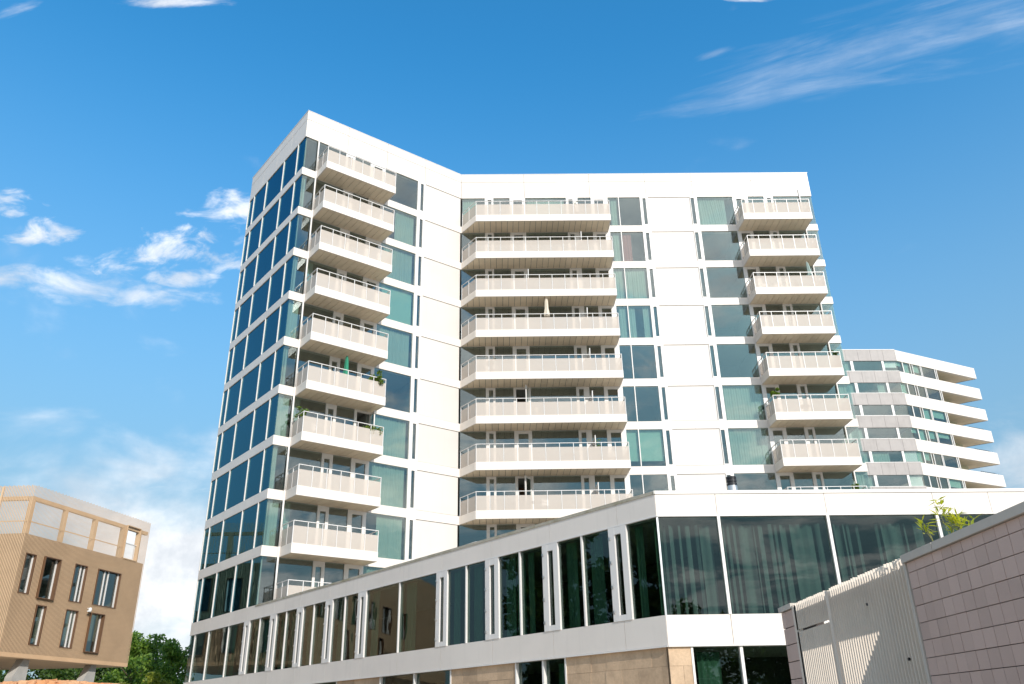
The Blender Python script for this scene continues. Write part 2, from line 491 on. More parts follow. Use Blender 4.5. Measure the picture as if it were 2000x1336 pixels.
def per_floor(name, mb, m, k0=1, k1=NF, smooth=False, sub=None):
    """a part built once at the top floor and repeated downwards with shared mesh data"""
    me = mb.mesh(name, m, TW.org, smooth); out = []
    for k in range(k0, k1 + 1):
        out.append(link(name, me, tower, (0, 0, -(k - 1) * PT)))
    return out
zt = Z1; zbm = Z1 - TH
per_floor('floor_band', MB().box(FA, .0, LA, -.32, 0, zbm, zt), M['white'], 1, 9)
for a, b in ((0, 6.2), (6.21, LB)):
    per_floor('floor_band', MB().box(FB, a, b, -.32, 0.002, zbm, zt), M['white'], 1, NF)
for a, b in ((0.0, 5.5), (5.51, 11.08), (11.09, 15.8), (15.81, 20.72), (20.73, LR)):
    per_floor('floor_band', MB().box(FR, a, b, -.32, 0, zbm, zt), M['white'], 1, NF)

# glazing. Row r (1 = top floor) lies between z = row_bot(r) and z = row_top(r)
def row_top(r): return ZF - (r - 1) * PT if r == 1 else zb(r - 1)
WZ0, WZ1 = Z1, ZF                       # the top row's opening, reused for all rows
def rows_part(name, mbf, m, rows, smooth=False):
    """one mesh for the top row (its opening is a touch taller) and one shared by the rest"""
    out = {}
    me1 = mbf(Z1, ZF).mesh(name, m, TW.org, smooth)
    me = mbf(Z1, Z1 + PT - TH).mesh(name, m, TW.org, smooth)
    for r in rows:
        o = link(name, me1 if r == 1 else me, tower, (0, 0, -(r - 1) * PT)); out[r] = o
    return out
ALL = list(range(1, NF + 1))
def pane(F, a, b, name='window_pane', n=-.06, m=None, rows=ALL, top=0, bot=0):
    return rows_part(name, lambda z0, z1: MB().box(F, a, b, n - .012, n + .012, z0 + .003 + bot, z1 - .003 - top), m or M['glass'], rows)
def upright(F, a, b, n0=-.16, n1=.015, name='mullion', rows=ALL):
    return rows_part(name, lambda z0, z1: MB().box(F, a, b, n0, n1, z0 + .001, z1 - .001), M['frame'], rows)
def framed(F, a, b, ga, gb, name, mt=.30, mb_=.12, rows=ALL):
    """a frame a..b with a glazed hole ga..gb: door or vent window, pane as sub-part"""
    def f(z0, z1):
        q = MB(); z0 += .001; z1 -= .001
        q.box(F, a, ga, -.12, .012, z0, z1); q.box(F, gb, b, -.12, .012, z0, z1)
        q.box(F, ga, gb, -.118, .009, z1 - mt, z1); q.box(F, ga, gb, -.118, .009, z0, z0 + mb_)
        return q
    fr = rows_part(name, f, M['frame'], rows)
    for ztop in (0, 1):
        pass
    me1 = MB().box(F, ga, gb, -.075, -.05, Z1 + mb_, ZF - mt).mesh('pane', M['glass'], TW.org)
    me = MB().box(F, ga, gb, -.075, -.05, Z1 + mb_, Z1 + PT - TH - mt).mesh('pane', M['glass'], TW.org)
    for r, o in fr.items(): link('pane', me1 if r == 1 else me, o)
    return fr
def hang(panes, F, a, b, rows, m, n=-.26, z0o=.04, z1o=.03, name='curtain', drop=None, flat=False, gather=0, pitch=.17):
    """curtains and blinds behind the panes they belong to"""
    cache = {}
    for r in rows:
        key = (r == 1)
        if key not in cache:
            z1 = (ZF if r == 1 else Z1 + PT - TH) - z1o
            z0 = Z1 + z0o if drop is None else z1 - drop
            if flat: mb = MB().box(F, a, b, n - .008, n + .008, z0, z1)
            else: mb = curtain_mb(F, a, b, n, z0, z1, gather=gather, seed=int(a * 100) + int(b * 10), pitch=pitch)
            cache[key] = mb.mesh(name, m, TW.org, not flat)
        link(name, cache[key], panes[r])

# side wall A: five bays of dark blue glass
acuts = [0.04, 1.15, 3.44, 6.40, 8.72, LA - .02]
for i in range(5):
    pn = pane(FA, acuts[i] + (.03 if i else .0), acuts[i + 1] - .03, m=M['glass_side'])
    if i == 0: hang(pn, FA, .12, .62, [2, 4, 6, 9], M['curtain'])
    if i == 1: hang(pn, FA, 2.5, 3.3, [3, 6, 9], M['curtain'])
    if i == 2: hang(pn, FA, 3.6, 4.5, [2, 4, 7, 8], M['curtain'])
    if i == 3: hang(pn, FA, 6.5, 7.3, [5, 9], M['curtain'])
for s in acuts[1:-1]: upright(FA, s - .03, s + .03)
upright(FA, LA - .05, LA - .001)

# angled wing B
pc = pane(FB, .04, .90)
hang(pc, FB, .08, .40, [2, 4, 6, 8], M['curtain'], gather=1.2)
hang(pc, FB, .08, .84, [5, 7, 9], M['curtain'])
hang(pc, FB, .08, .22, [1, 3, 10], M['curtain'], gather=1)
pipe = MB().tube(FB.p(.955, .05, Z1 + .0), FB.p(.955, .05, Z1 + PT), .055, seg=10)
per_floor('drain_pipe', pipe, M['frame'], 1, NF, True)
pg = pane(FB, 1.0, 3.02)
hang(pg, FB, 1.05, 1.5, [4, 7, 9], M['curtain'])
framed(FB, 3.02, 3.72, 3.18, 3.53, 'vent_window')
p2 = pane(FB, 3.72, 4.91)
framed(FB, 4.91, 6.10, 5.19, 5.86, 'balcony_door', mt=.22, rows=[r for r in ALL if r != 7])
# a door standing open on the sixth balcony
def open_door(F, a, b, ga, gb, r, swing):
    z0 = Z1 - (r - 1) * PT; z1 = row_top(r)
    q = MB()
    q.box(F, a, ga - .1, -.12, .012, z0, z1); q.box(F, gb + .1, b, -.12, .012, z0, z1); q.box(F, ga - .1, gb + .1, -.118, .009, z1 - .12, z1)
    fr = TW.part('door_frame', q, M['frame'])
    TW.part('room_wall', MB().box(F, ga - .1, gb + .1, -2.6, -2.4, z0, z1 - .12), M['rubber'], fr)
    hx = gb + .1 if swing > 0 else ga - .1
    dd = F.d * (-math.cos(R_(abs(swing)))) * (1 if swing > 0 else -1) + F.n * math.sin(R_(abs(swing)))
    F2 = Frame(F.O + F.d * hx + F.n * .02, dd, F.n)
    nn = np.array([-dd[1], dd[0]]); F2.n = nn
    w = gb - ga + .2; lf = MB()
    lf.box(F2, 0, .12, -.03, .03, z0 + .06, z1 - .14); lf.box(F2, w - .12, w, -.03, .03, z0 + .06, z1 - .14)
    lf.box(F2, .12, w - .12, -.028, .028, z1 - .27, z1 - .14); lf.box(F2, .12, w - .12, -.028, .028, z0 + .06, z0 + .2)
    leaf = TW.part('balcony_door', lf, M['frame'])
    TW.part('pane', MB().box(F2, .12, w - .12, -.01, .01, z0 + .2, z1 - .27), M['glass'], leaf)
open_door(FB, 4.91, 6.10, 5.19, 5.86, 7, 82)
p3 = pane(FB, 6.12, 8.78)
hang(p3, FB, 6.2, 8.7, [3, 5, 7, 8, 10], M['curtain'])
hang(p3, FB, 7.2, 8.7, [2], M['curtain']); hang(p3, FB, 6.9, 8.7, [9], M['curtain'])
hang(p3, FB, 6.15, 8.75, [4], M['blind'], flat=True, z0o=.02, name='roller_blind')
framed(FB, 8.80, 9.46, 9.05, 9.29, 'vent_window', mt=.10, mb_=.10)
def big_panel(F, a, b, rows=ALL):
    rows_part('wall_panel', lambda z0, z1: MB().box(F, a, b, -.2, -.045, z0 + .03, z1 - .03), M['white2'], rows)
big_panel(FB, 9.475, LB - .03)
rows_part('wall_backing', lambda z0, z1: MB().box(FB, 9.4, LB + .08, -.30, -.21, z0, z1), M['gap'], ALL)

# long wing R, long balcony side
q1 = pane(FR, .06, 1.79)
hang(q1, FR, .1, 1.2, [1], M['curtain'])
framed(FR, 1.79, 2.44, 2.0, 2.29, 'vent_window', mt=.16)
q2 = pane(FR, 2.44, 3.67)
framed(FR, 3.67, 4.85, 3.95, 4.61, 'balcony_door', mt=.2, rows=[r for r in ALL if r not in (6, 8)])
open_door(FR, 3.67, 4.85, 3.95, 4.61, 6, 75); open_door(FR, 3.67, 4.85, 3.95, 4.61, 8, 60)
q3 = pane(FR, 4.85, 7.95)
hang(q3, FR, 4.95, 7.8, [1], M['curtain'])
framed(FR, 7.95, 8.63, 8.14, 8.46, 'vent_window', mt=.16)
upright(FR, 8.63, 8.84, -.12, .01)
q4 = pane(FR, 8.84, 9.84)
framed(FR, 9.84, 11.13, 10.1, 10.78, 'balcony_door', mt=.2)
q5 = pane(FR, 11.14, 11.93)
upright(FR, 11.925, 11.985)
q6 = pane(FR, 11.985, 13.57)
hang(q5, FR, 11.35, 11.85, [1, 2, 4], M['curtain'], gather=.5); hang(q5, FR, 11.2, 11.9, [3], M['curtain'])
hang(q6, FR, 12.05, 12.7, [2], M['curtain_red'], gather=.4); hang(q6, FR, 12.05, 13.5, [3], M['curtain'])
hang(q6, FR, 12.05, 12.5, [4], M['curtain'], gather=.6); hang(q6, FR, 13.05, 13.5, [4], M['curtain'], gather=-.6)
hang(q5, FR, 11.16, 11.91, [7], M['blind'], flat=True, drop=2.1, name='roller_blind')
hang(q6, FR, 12.0, 13.55, [7], M['blind'], flat=True, drop=2.1, name='roller_blind')
framed(FR, 13.58, 14.22, 13.79, 14.03, 'vent_window', mt=.10, mb_=.10)
big_panel(FR, 14.24, 17.41)
rows_part('wall_backing', lambda z0, z1: MB().box(FR, 14.2, 17.44, -.30, -.21, z0, z1), M['gap'], ALL)
framed(FR, 17.425, 17.96, 17.47, 17.73, 'vent_window', mt=.10, mb_=.10)
q7 = pane(FR, 17.965, 20.68)
hang(q7, FR, 18.05, 20.1, [1], M['curtain'], gather=.6); hang(q7, FR, 18.0, 20.62, [6, 7], M['curtain'])
upright(FR, 20.68, 20.74, -.12, .01)
framed(FR, 20.74, 21.87, 20.96, 21.61, 'balcony_door', mt=.2)
q8 = pane(FR, 21.87, 23.1)
framed(FR, 23.1, 23.8, 23.33, 23.64, 'vent_window', mt=.14)
q9 = pane(FR, 23.8, 25.80)
per_floor('drain_pipe', MB().tube(FR.p(25.86, .05, Z1), FR.p(25.86, .05, Z1 + PT), .055, seg=10), M['frame'], 1, NF, True)
q10 = pane(FR, 25.92, LR - .03)
hang(q10, FR, 26.0, 26.6, [6, 8, 9], M['curtain'])
# end wall of the long wing
FE = Frame(C3, -FR.n, FR.d)
per_floor('floor_band', MB().box(FE, .33, 13.0, -.30, 0, zbm, zt), M['white'], 1, NF)
TW.part('fascia_panel', MB().box(FE, .31, 13.0, -.30, 0, ZF, ZH), M['white'])
pane(FE, .07, 2.2); upright(FE, 2.2, 2.3)
rows_part('wall_panel', lambda z0, z1: MB().box(FE, 2.3, 13.0, -.3, -.012, z0 + .01, z1 - .01), M['white2'], ALL)

# ---- balconies
n_soffit = 0; soff_rest = MB(); NSOFF_MAX = 298
def balcony_set(F, s0l, s0, s1, depth, rows, bays, mod, sides):
    """plan: back-left s0l, front-left s0, front-right and back-right s1"""
    global n_soffit
    zb1 = Z1 - TH; t = .07
    sl = (s0 - s0l) / depth
    base = MB()
    base.prism([(s0l + .06, .012), (s0 + .06, depth - .05), (s1 - .06, depth - .05), (s1 - .06, .012)], zb1 + .055, zb1 + .44, F)
    # white parapet skin: front, right, left
    base.box(F, s0, s1, depth - t, depth, zb1, zb1 + .53)
    base.box(F, s1 - t, s1, .014, depth - t, zb1, zb1 + .53)
    base.prism([(s0l + .014 * sl, .014), (s0 - t * sl, depth - t), (s0 - t * sl + t, depth - t), (s0l + t + .014 * sl, .014)], zb1, zb1 + .53, F)
    bme = base.mesh('balcony', M['white'], TW.org)
    # soffit boards
    ns = max(1, round((s1 - s0l - 2 * t) / mod)); boards = []
    a0, a1 = s0l + t, s1 - t; w = (a1 - a0) / ns
    def lim(s):
        if sl < .1: return depth - t
        return max(.02, min(depth - t, (s - s0l - t) / sl))
    for i in range(ns):
        a, b = a0 + i * w + .011, a0 + (i + 1) * w - .011
        pts = [(a, .018), (b, .018), (b, lim(b)), (a, lim(a))]
        if lim(a) < .03: pts = [(a + .02, .018), (b, .018), (b, lim(b))]
        mid = s0
        if sl > .1 and a < s0 - t < b: pts = [(a, .018), (b, .018), (b, lim(b)), (s0, depth - t - .002), (a, lim(a))] if a < s0 < b else pts
        boards.append(MB().prism(pts, zb1 + .006, zb1 + .035, F))
    bmes = [q.mesh('soffit_board', M['soffit'], TW.org) for q in boards]
    dark = MB().prism([(s0l + t + .0, .016), (s0 + .02, depth - t - .001), (s1 - t, depth - t - .001), (s1 - t, .016)], zb1 + .036, zb1 + .054, F).mesh('soffit_backing', M['gap'], TW.org)
    # railing: posts + handrail
    rl = MB(); bw = (s1 - s0) / bays; zr = zb1 + 1.70
    def left_at(n): return s0l + n * sl
    for i in range(bays + 1):
        s = min(max(s0 + i * bw, s0 + .03), s1 - .03)
        rl.box(F, s - .018, s + .018, depth - .058, depth - .018, zb1 + .53, zr)
    for nn in (.04, depth * .5):
        rl.box(F, s1 - .056, s1 - .02, nn - .018, nn + .018, zb1 + .53, zr)
        q = left_at(nn); rl.box(F, q + .02, q + .056, nn - .018, nn + .018, zb1 + .53, zr)
    rl.box(F, s0 + .01, s1 - .01, depth - .068, depth - .012, zr, zr + .035)
    rl.box(F, s1 - .066, s1 - .012, .02, depth - .068, zr, zr + .034)
    rl.prism([(left_at(.02) + .012, .02), (left_at(depth - .068) + .012, depth - .068), (left_at(depth - .068) + .066, depth - .068), (left_at(.02) + .066, .02)], zr, zr + .034, F)
    rme = rl.mesh('railing', M['metal'], TW.org)
    # infill screens
    scr = []
    for i in range(bays):
        a, b = s0 + i * bw + .028, s0 + (i + 1) * bw - .028
        scr.append(MB().box(F, a, b, depth - .042, depth - .032, zb1 + .535, zb1 + 1.455))
    scr.append(MB().box(F, s1 - .042, s1 - .032, .05, depth - .07, zb1 + .535, zb1 + 1.455))
    scr.append(MB().prism([(left_at(.05) + .034, .05), (left_at(depth - .07) + .034, depth - .07), (left_at(depth - .07) + .044, depth - .07), (left_at(.05) + .044, .05)], zb1 + .535, zb1 + 1.455, F))
    smes = [q.mesh('screen_panel', M['screen'], TW.org) for q in scr]
    for k in rows:
        dz = -(k - 1) * PT
        bo = link('balcony', bme, tower, (0, 0, dz))
        link('soffit_backing', dark, bo); link('railing', rme, bo)
        for q in smes: link('screen_panel', q, bo)
        if k >= 4 or n_soffit + len(bmes) * 0 < 0:
            if n_soffit + len(bmes) <= NSOFF_MAX:
                for q in bmes: link('soffit_board', q, bo)
                n_soffit += len(bmes); continue
        for q in boards:
            b = len(soff_rest.v); soff_rest.v += [(x, y, z + dz) for x, y, z in q.v]; soff_rest.f += [tuple(b + i for i in f) for f in q.f]
balcony_set(FR, .05, 1.14, 11.0, 1.6, range(1, 10), 11, .42, True)
balcony_set(FB, 1.0, 1.0, 6.15, 1.6, range(1, 11), 6, .42, True)
balcony_set(FR, 20.70, 20.76, 25.84, 1.6, range(1, 10), 6, .44, True)
TW.part('soffit_boarding', soff_rest, M['soffit'], kind='stuff')
# divider screens on the long balconies
for k, s in {1: 8.35, 2: 8.75, 3: 4.83, 4: 8.84, 5: 8.84, 6: 8.84, 7: 8.84, 8: 8.84, 9: 8.84}.items():
    TW.part('divider_screen', MB().box(FR, s, s + .05, .03, 1.45, zb(k) + .45, zb(k) + 2.25 - (.35 if k == 1 else 0)), M['frame'])

# ------------------------------------------------------------------ low building in front
pod = thing('low_building', 'low two storey building with white bands, long glass front and stone piers', 'building',
            (float(C4[0]), float(C4[1]), 0))
PO = Maker(pod)
ZA, ZBF, ZLT, ZLB = T10, 5.1067, 2.5185, 1.742
LD = 34.0
# roof and floors
Pr = [C4, C4 + FD.d * LD, C4 + FD.d * LD - FD.n * 31, C2 + FR.d * 12 - FR.n * .5, C2 - FR.n * .4, C0 + FB.d * .4 - FB.n * .4, C0]
def pod_poly(e):
    return [line_isect(C4 - FA.n * e, FA.d, C4 - FD.n * e, FD.d), C4 + FD.d * LD - FD.n * e, C4 + FD.d * LD - FD.n * 28,
            C2 + FR.d * 24 + FR.n * .05, C2 + FR.n * .06, C0 + FB.d * .5 + FB.n * .05, C0 + FA.d * (-.3) - FA.n * e]
PO.part('roof', MB().prism(pod_poly(.45), ZA - .5, ZA - .18), M['roofgravel'])
PO.part('floor_slab', MB().prism(pod_poly(.5), ZLB + .05, ZLT - .03), M['slab'])
PO.part('ceiling', MB().prism(pod_poly(.5), ZBF + .01, ZBF + .2), M['slab'])
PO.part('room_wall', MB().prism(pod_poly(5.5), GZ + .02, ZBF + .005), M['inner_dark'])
# upper fascia, coping and lower band as panels
def pod_panels(F, cuts, z0, z1, name, proud=0.0):
    for a, b in zip(cuts[:-1], cuts[1:]):
        PO.part(name, MB().box(F, a + .007, b - .007, -.3, proud, z0, z1), M['white'])
acut = [SA4, -26.5, -23.5, -20.45, -17.4, -14.44, -11.5, -8.5, -5.5, -2.5, .0, .86, 3.43, 6.43, LA]
dcut = [0, 1.71, 4.82, 7.95, 9.58, 12.6, 15.7, 18.8, 21.9, 25.0, 28.1, 31.2, LD]
pod_panels(FA, [c for c in acut], ZBF + .055, ZA - .0, 'fascia_panel')
pod_panels(FD, dcut, ZBF + .055, ZA - .09, 'fascia_panel', .003)
pod_panels(FA, acut, ZLB + .03, ZLT, 'band_panel')
pod_panels(FD, [0, 1.73, 4.82, 7.95, 11.05, 14.2, 17.3, 20.4, 23.5, 26.6, 29.7, LD], ZLB + .03, ZLT, 'band_panel', .003)
for F, a, b in ((FA, SA4, LA), (FD, .0, LD)):
    PO.part('drip_ledge', MB().box(F, a, b, -.28, .022, ZBF + .012, ZBF + .048), M['frame'])
    PO.part('drip_ledge', MB().box(F, a, b, -.28, .03, ZLB - .012, ZLB + .024), M['frame'])
PO.part('roof_coping', MB().box(FA, SA4 - .03, -.02, -.42, .02, ZA - .085, ZA + .006), M['coping'])
PO.part('roof_coping', MB().box(FD, -.02, LD, -.42, .03, ZA - .085, ZA + .006), M['frame'])
# side windows: (left, right) panes seen from the street, hinge-box vents between them
vents = [(1.22, .46), (-2.12, -2.87), (-5.18, -5.86), (-8.13, -8.84), (-11.13, -11.83), (-17.07, -17.78), (-20.09, -20.83), (-23.12, -23.86), (-26.12, -26.84)]
mulls = [8.74, 6.43, 3.43, -.83, -3.99, -6.96, -9.95, -14.44, -18.94, -21.96, -24.95]
edges = [(LA, LA)] + sorted([(a, b) for a, b in vents] + [(m + .03, m - .03) for m in mulls], key=lambda e: -e[0]) + [(SA4 + .05, SA4 + .05)]
k = 0
for (a, b), (c, d) in zip(edges[:-1], edges[1:]):
    k += 1
    w = PO.part('window_pane', MB().box(FA, c + .002, b - .002, -.072, -.05, ZLT + .004, ZBF + .010), M['glass_pod'])
    wd = b - c
    if wd > .8 and b < 4:
        cw = min(.35 + .22 * (k % 3), wd * .45)
        PO.part('curtain', curtain_mb(FA, b - .05 - cw, b - .05, -.3, ZLT + .03, ZBF - .05, pitch=.14, gather=.6, seed=k), M['curtain_green'], w, True)
        if k % 4 == 1: PO.part('curtain', curtain_mb(FA, c + .05, c + .05 + cw * .8, -.3, ZLT + .03, ZBF - .05, pitch=.14, gather=-.6, seed=k), M['curtain_green'], w, True)
for m in mulls: PO.part('mullion', MB().box(FA, m - .03, m + .03, -.15, .012, ZLT, ZBF + .012), M['frame'])
for a, b in vents:
    q = MB(); w = a - b
    q.box(FA, a - w * .34, a, -.12, .02, ZLT + .002, ZBF + .010); q.box(FA, b, b + w * .30, -.12, .02, ZLT + .002, ZBF + .010)
    q.box(FA, b + w * .30, a - w * .34, -.118, .017, ZBF - .20, ZBF + .010); q.box(FA, b + w * .30, a - w * .34, -.118, .017, ZLT + .002, ZLT + .16)
    fr = PO.part('vent_window', q, M['frame'])
    PO.part('pane', MB().box(FA, b + w * .30, a - w * .34, -.07, -.05, ZLT + .16, ZBF - .20), M['glass_pod'], fr)
    hb = MB()
    for j in range(4):
        zz = ZLT + .22 + j * .68
        hb.box(FA, a - .085, a - .025, .021, .06, zz, zz + .075)
    PO.part('hinge', hb, M['steel'], fr)
# front windows with full pleated curtains
fm = [(.05, .05), (1.69, 1.77), (4.78, 4.86), (7.91, 7.99), (11.02, 11.10), (14.1, 14.18), (17.2, 17.28), (20.3, 20.38), (23.4, 23.48), (26.5, 26.58), (29.6, 29.68), (LD, LD)]
for i, ((a, b), (c, d)) in enumerate(zip(fm[:-1], fm[1:])):
    w = PO.part('window_pane', MB().box(FD, b + .002, c - .002, -.072, -.05, ZLT + .004, ZBF + .010), M['glass_pod'])
    PO.part('curtain', curtain_mb(FD, b + .12, c - .1, -.36, ZLT + .03, ZBF - .16, pitch=.27, amp=.10, seed=50 + i, sheer=.42), M['curtain_blue'], w, True)
    if i: PO.part('mullion', MB().box(FD, a, b, -.15, .02, ZLT, ZBF + .012), M['frame'])
PO.part('corner_post', MB().box(FD, -.005, .045, -.06, -.01, ZLT, ZBF + .012), M['steel'])

# ground floor: travertine piers and dark shop windows
def stone_run(F, a, b, n, seed, outsign=1):
    r = random.Random(seed); z = ZLB - .014; row = 0; j = .004
    PO.part('pier_core', MB().box(F, a + .02, b - .02, -.6, n - .05, GZ, ZLB - .02), M['gap'])
    while z > GZ + .05:
        h = min(.46, z - GZ); s = a - r.uniform(0, .55)
        while s < b - .01:
            w = r.choice((.62, .85, 1.1)); x0 = max(s, a); x1 = min(s + w, b)
            if b - x1 < .12: x1 = b
            if x1 - x0 > .03:
                PO.part('stone', MB().box(F, x0 + j * .5, x1 - j * .5, -.12, n + r.uniform(-.006, .006), z - h + j, z), M['stone'])
            s = x1 if x1 == b else s + w
        z -= h; row += 1
stone_run(FA, SA4 + .13, -23.98, -.055, 1)
stone_run(FA, -21.58, -18.02, -.055, 2)
stone_run(FA, -13.15, -9.62, -.055, 3)
stone_run(FA, -5.0, -1.5, -.055, 5)
stone_run(FD, .0, .59, -.05, 4)
def shop_window(F, a, b, mull, seed):
    w = PO.part('window_pane', MB().box(F, a + .05, b - .05, -.16, -.14, GZ + .1, ZLB - .03), M['glass_pod'])
    for x0, x1 in [(a, a + .06), (b - .06, b)] + [(m - .04, m + .04) for m in mull]:
        PO.part('mullion', MB().box(F, x0, x1, -.25, -.03, GZ, ZLB - .02), M['frame'])
    PO.part('curtain', curtain_mb(F, a + .25, a + .25 + min(.6, (b - a) * .3), -.5, GZ + .1, ZLB - .12, seed=seed), M['curtain_green'], w, True)
shop_window(FA, -23.98, -21.58, [-22.93], 1); shop_window(FA, -18.02, -13.15, [-15.63], 2); shop_window(FA, -9.62, -5.0, [-7.3], 3)
shop_window(FA, -1.5, 9.0, [1.0, 4.0, 7.0], 6)
shop_window(FD, .59, 12.0, [1.92, 4.9, 7.95], 5)
PO.part('wall', MB().box(FD, 12.0, LD, -.3, -.05, GZ, ZLB - .02), M['concrete'])

# ventilation stack on the roof
vx, vy = 8.03, 30.0
vs = thing('roof_vent', 'round steel ventilation stack with black ribbed cap on the low roof', 'vent pipe', (vx, vy, ZA - .18 + CAM_H))
VS = Maker(vs)
zv = ZA - .18 + CAM_H
VS.part('duct', MB().lathe((vx, vy, zv), [(.17, .003), (.17, 1.55), (.18, 1.56), (.18, 2.16), (.165, 2.17)], 20), M['steel'], smooth=False)
VS.part('cap', MB().lathe((vx, vy, zv), [(.19, 2.17), (.19, 2.25), (.165, 2.26), (.165, 2.30), (.19, 2.31), (.19, 2.38), (.165, 2.39), (.165, 2.42), (.19, 2.43), (.19, 2.5), (.12, 2.52)], 20), M['black'])

# ------------------------------------------------------------------ distant tower
T0 = np.array([48.02, 95.0])
FX = frame_from(T0, 26.544, 1)
aL = -177.512
FL = Frame(T0, ang(aL), np.array([-ang(aL)[1], ang(aL)[0]]))
if FL.n[1] > 0: FL.n = -FL.n
t2 = thing('distant_apartment_block', 'farther apartment block with grey corner wall and white stepped balcony bands, behind the tower', 'apartment block',
           (float(T0[0]), float(T0[1]), 0))
T2 = Maker(t2)
P2, HB, ZT2 = 2.92, 1.49, 41.75
WR, WL = 14.9, 12.0
back = T0 - FX.n * 14
body = MB().prism([T0 - FL.n * .4 + FX.d * .3, T0 + FX.d * 7.1 - FX.n * .35, T0 + FX.d * 7.1 - FX.n * 2.2, T0 + FX.d * 11.4 - FX.n * 2.2, T0 + FX.d * 11.4 - FX.n * 14, T0 + FL.d * WL - FL.n * 14, T0 + FL.d * WL - FL.n * .4], GZ, GZ + .5)
T2.part('base', body, M['concrete'])
for k in range(14):
    zt2 = ZT2 - k * P2; zb2 = zt2 - HB
    if zb2 < 2: break
    # grey zinc panels on the left wall
    cuts = [0, 1.6, 3.2, 4.8, 6.4, 8.0, 10, WL]
    for a, b in zip(cuts[:-1], cuts[1:]):
        T2.part('clad_panel', MB().box(FL, a + .012, b - .012, -.35, 0, zb2, zt2), M['greyclad'])
    T2.part('cornice', MB().box(FL, .0, WL, -.3, .03, zt2 + .002, zt2 + .07), M['frame'])
    T2.part('balcony_parapet', MB().box(FX, .012, WR, -.32, 0, zb2, zt2), M['white'])
    T2.part('balcony_parapet', MB().prism([(WR, 0), (WR - .01, -.32), (WR - 2.4, -4.2), (WR - 2.1, -4.2)], zb2, zt2, FX), M['white'])
    T2.part('floor_slab', MB().prism([(.3, -.33), (WR - .05, -.33), (WR - 2.5, -4.2), (11.0, -8), (.3, -8)], zb2 + .02, zb2 + .3, FX), M['soffit'])
    T2.part('floor_slab', MB().box(FL, .2, WL, -8, -.36, zb2 + .02, zb2 + .3), M['slab'])
    zw0, zw1 = zb2 - (P2 - HB), zb2
    # windows of the white wing
    cs = [(.06, .9), (1.05, 2.25), (2.78, 4.1), (4.4, 6.78)]
    for i, (a, b) in enumerate(cs):
        w = T2.part('window_pane', MB().box(FX, a, b, -.14, -.11, zw0 + .002, zw1 - .002), M['glass'])
        if (k * 3 + i * 5) % 7 in (0, 2, 3, 5):
            dr_ = (.55, 1.35, .9)[(k + i) % 3]
            T2.part('blind', MB().box(FX, a + .03, b - .03, -.34, -.32, zw1 - dr_, zw1 - .01), M['blind'], w)
    for a, b in ((.9, 1.05), (2.25, 2.35), (2.68, 2.78), (4.1, 4.2), (4.3, 4.4), (6.78, 6.9), (7.1, 7.22)):
        T2.part('mullion', MB().box(FX, a, b, -.2, -.05, zw0 + .001, zw1 - .001), M['frame'])
    T2.part('window_pane', MB().box(FX, 7.2, 11.9, -2.3, -2.27, zw0 - 1.1, zw1 - .002), M['glass'])
    T2.part('partition_wall', MB().box(FX, 7.0, 7.1, -2.3, -.22, zw0, zw1), M['render'])
    T2.part('room_wall', MB().box(FX, .3, 12.0, -5.2, -5.0, zw0 - 1.1, zw1), M['inner'])
    # windows of the grey wall
    for i, (a, b) in enumerate(((.04, 1.7), (1.98, 5.6), (5.95, 7.6), (7.9, 11.8))):
        w = T2.part('window_pane', MB().box(FL, a, b, -.14, -.11, zw0 + .075, zw1 - .002), M['glass'])
        if i == 1 and k in (1, 4): T2.part('curtain', curtain_mb(FL, 2.1 if k == 1 else 3.4, 3.0 if k == 1 else 5.5, -.4, zw0 + .1, zw1 - .05, seed=k), M['curtain'], w, True)
        if i == 0 and k in (0, 4, 5): T2.part('blind', MB().box(FL, a + .05, b - .05, -.36, -.34, zw1 - (.8 + .1 * k), zw1 - .01), M['plastic'], w)
        if i == 2 and k != 2: T2.part('curtain', curtain_mb(FL, a + .1, b - .1, -.4, zw0 + .1, zw1 - .05, seed=k + 9), M['curtain'], w, True)
    for a, b in ((1.7, 1.98), (5.6, 5.95), (7.6, 7.9)): T2.part('mullion', MB().box(FL, a, b, -.2, -.05, zw0 + .073, zw1 - .001), M['frame'])
    T2.part('room_wall', MB().box(FL, .3, WL, -5.2, -5.0, zw0, zw1), M['inner'])
    if k:
        r = MB()
        for j in range(9):
            s = 11.6 + j * .4; r.box(FX, s, s + .03, -.55, -.52, zt2, zt2 + .32)
        r.box(FX, 11.5, 14.3, -.56, -.51, zt2 + .3, zt2 + .34)
        T2.part('rail', r, M['black'])
T2.part('roof', MB().prism([(.2, -.3), (WR - .3, -.3), (WR - 3, -8), (.2, -8)], ZT2 - .4, ZT2 - .2, FX), M['roofgravel'])
T2.part('plant_box', MB().box(FL, 3.6, 4.6, -2.6, -1.4, ZT2 - .2, ZT2 + .45), M['black'])

# ------------------------------------------------------------------ slatted timber building
S0 = np.array([-29.70, 50.0]); aS = 76.605
FS = frame_from(S0, aS, 1)
aS2 = 178.0
FSL = Frame(S0, ang(aS2), np.array([ang(aS2)[1], -ang(aS2)[0]]))
if FSL.n[1] > 0: FSL.n = -FSL.n
sb = thing('slatted_building', 'timber slatted building raised on concrete legs, with tall bronze windows', 'building', (float(S0[0]), float(S0[1]), 0))
SB = Maker(sb)
LS, LSL, ZB0, ZS1, ZST = 11.34, 38.0, 4.08, 11.03, 13.94
wins = [(.39, 1.22, 7.58, 9.92, 0), (1.86, 3.21, 7.46, 9.95, 1), (4.61, 5.74, 7.6, 9.96, 2), (6.80, 9.11, 7.64, 9.98, 3),
        (2.10, 2.90, 4.78, 7.10, 0), (4.58, 5.68, 4.82, 7.12, 2), (6.75, 8.08, 4.70, 7.14, 1)]
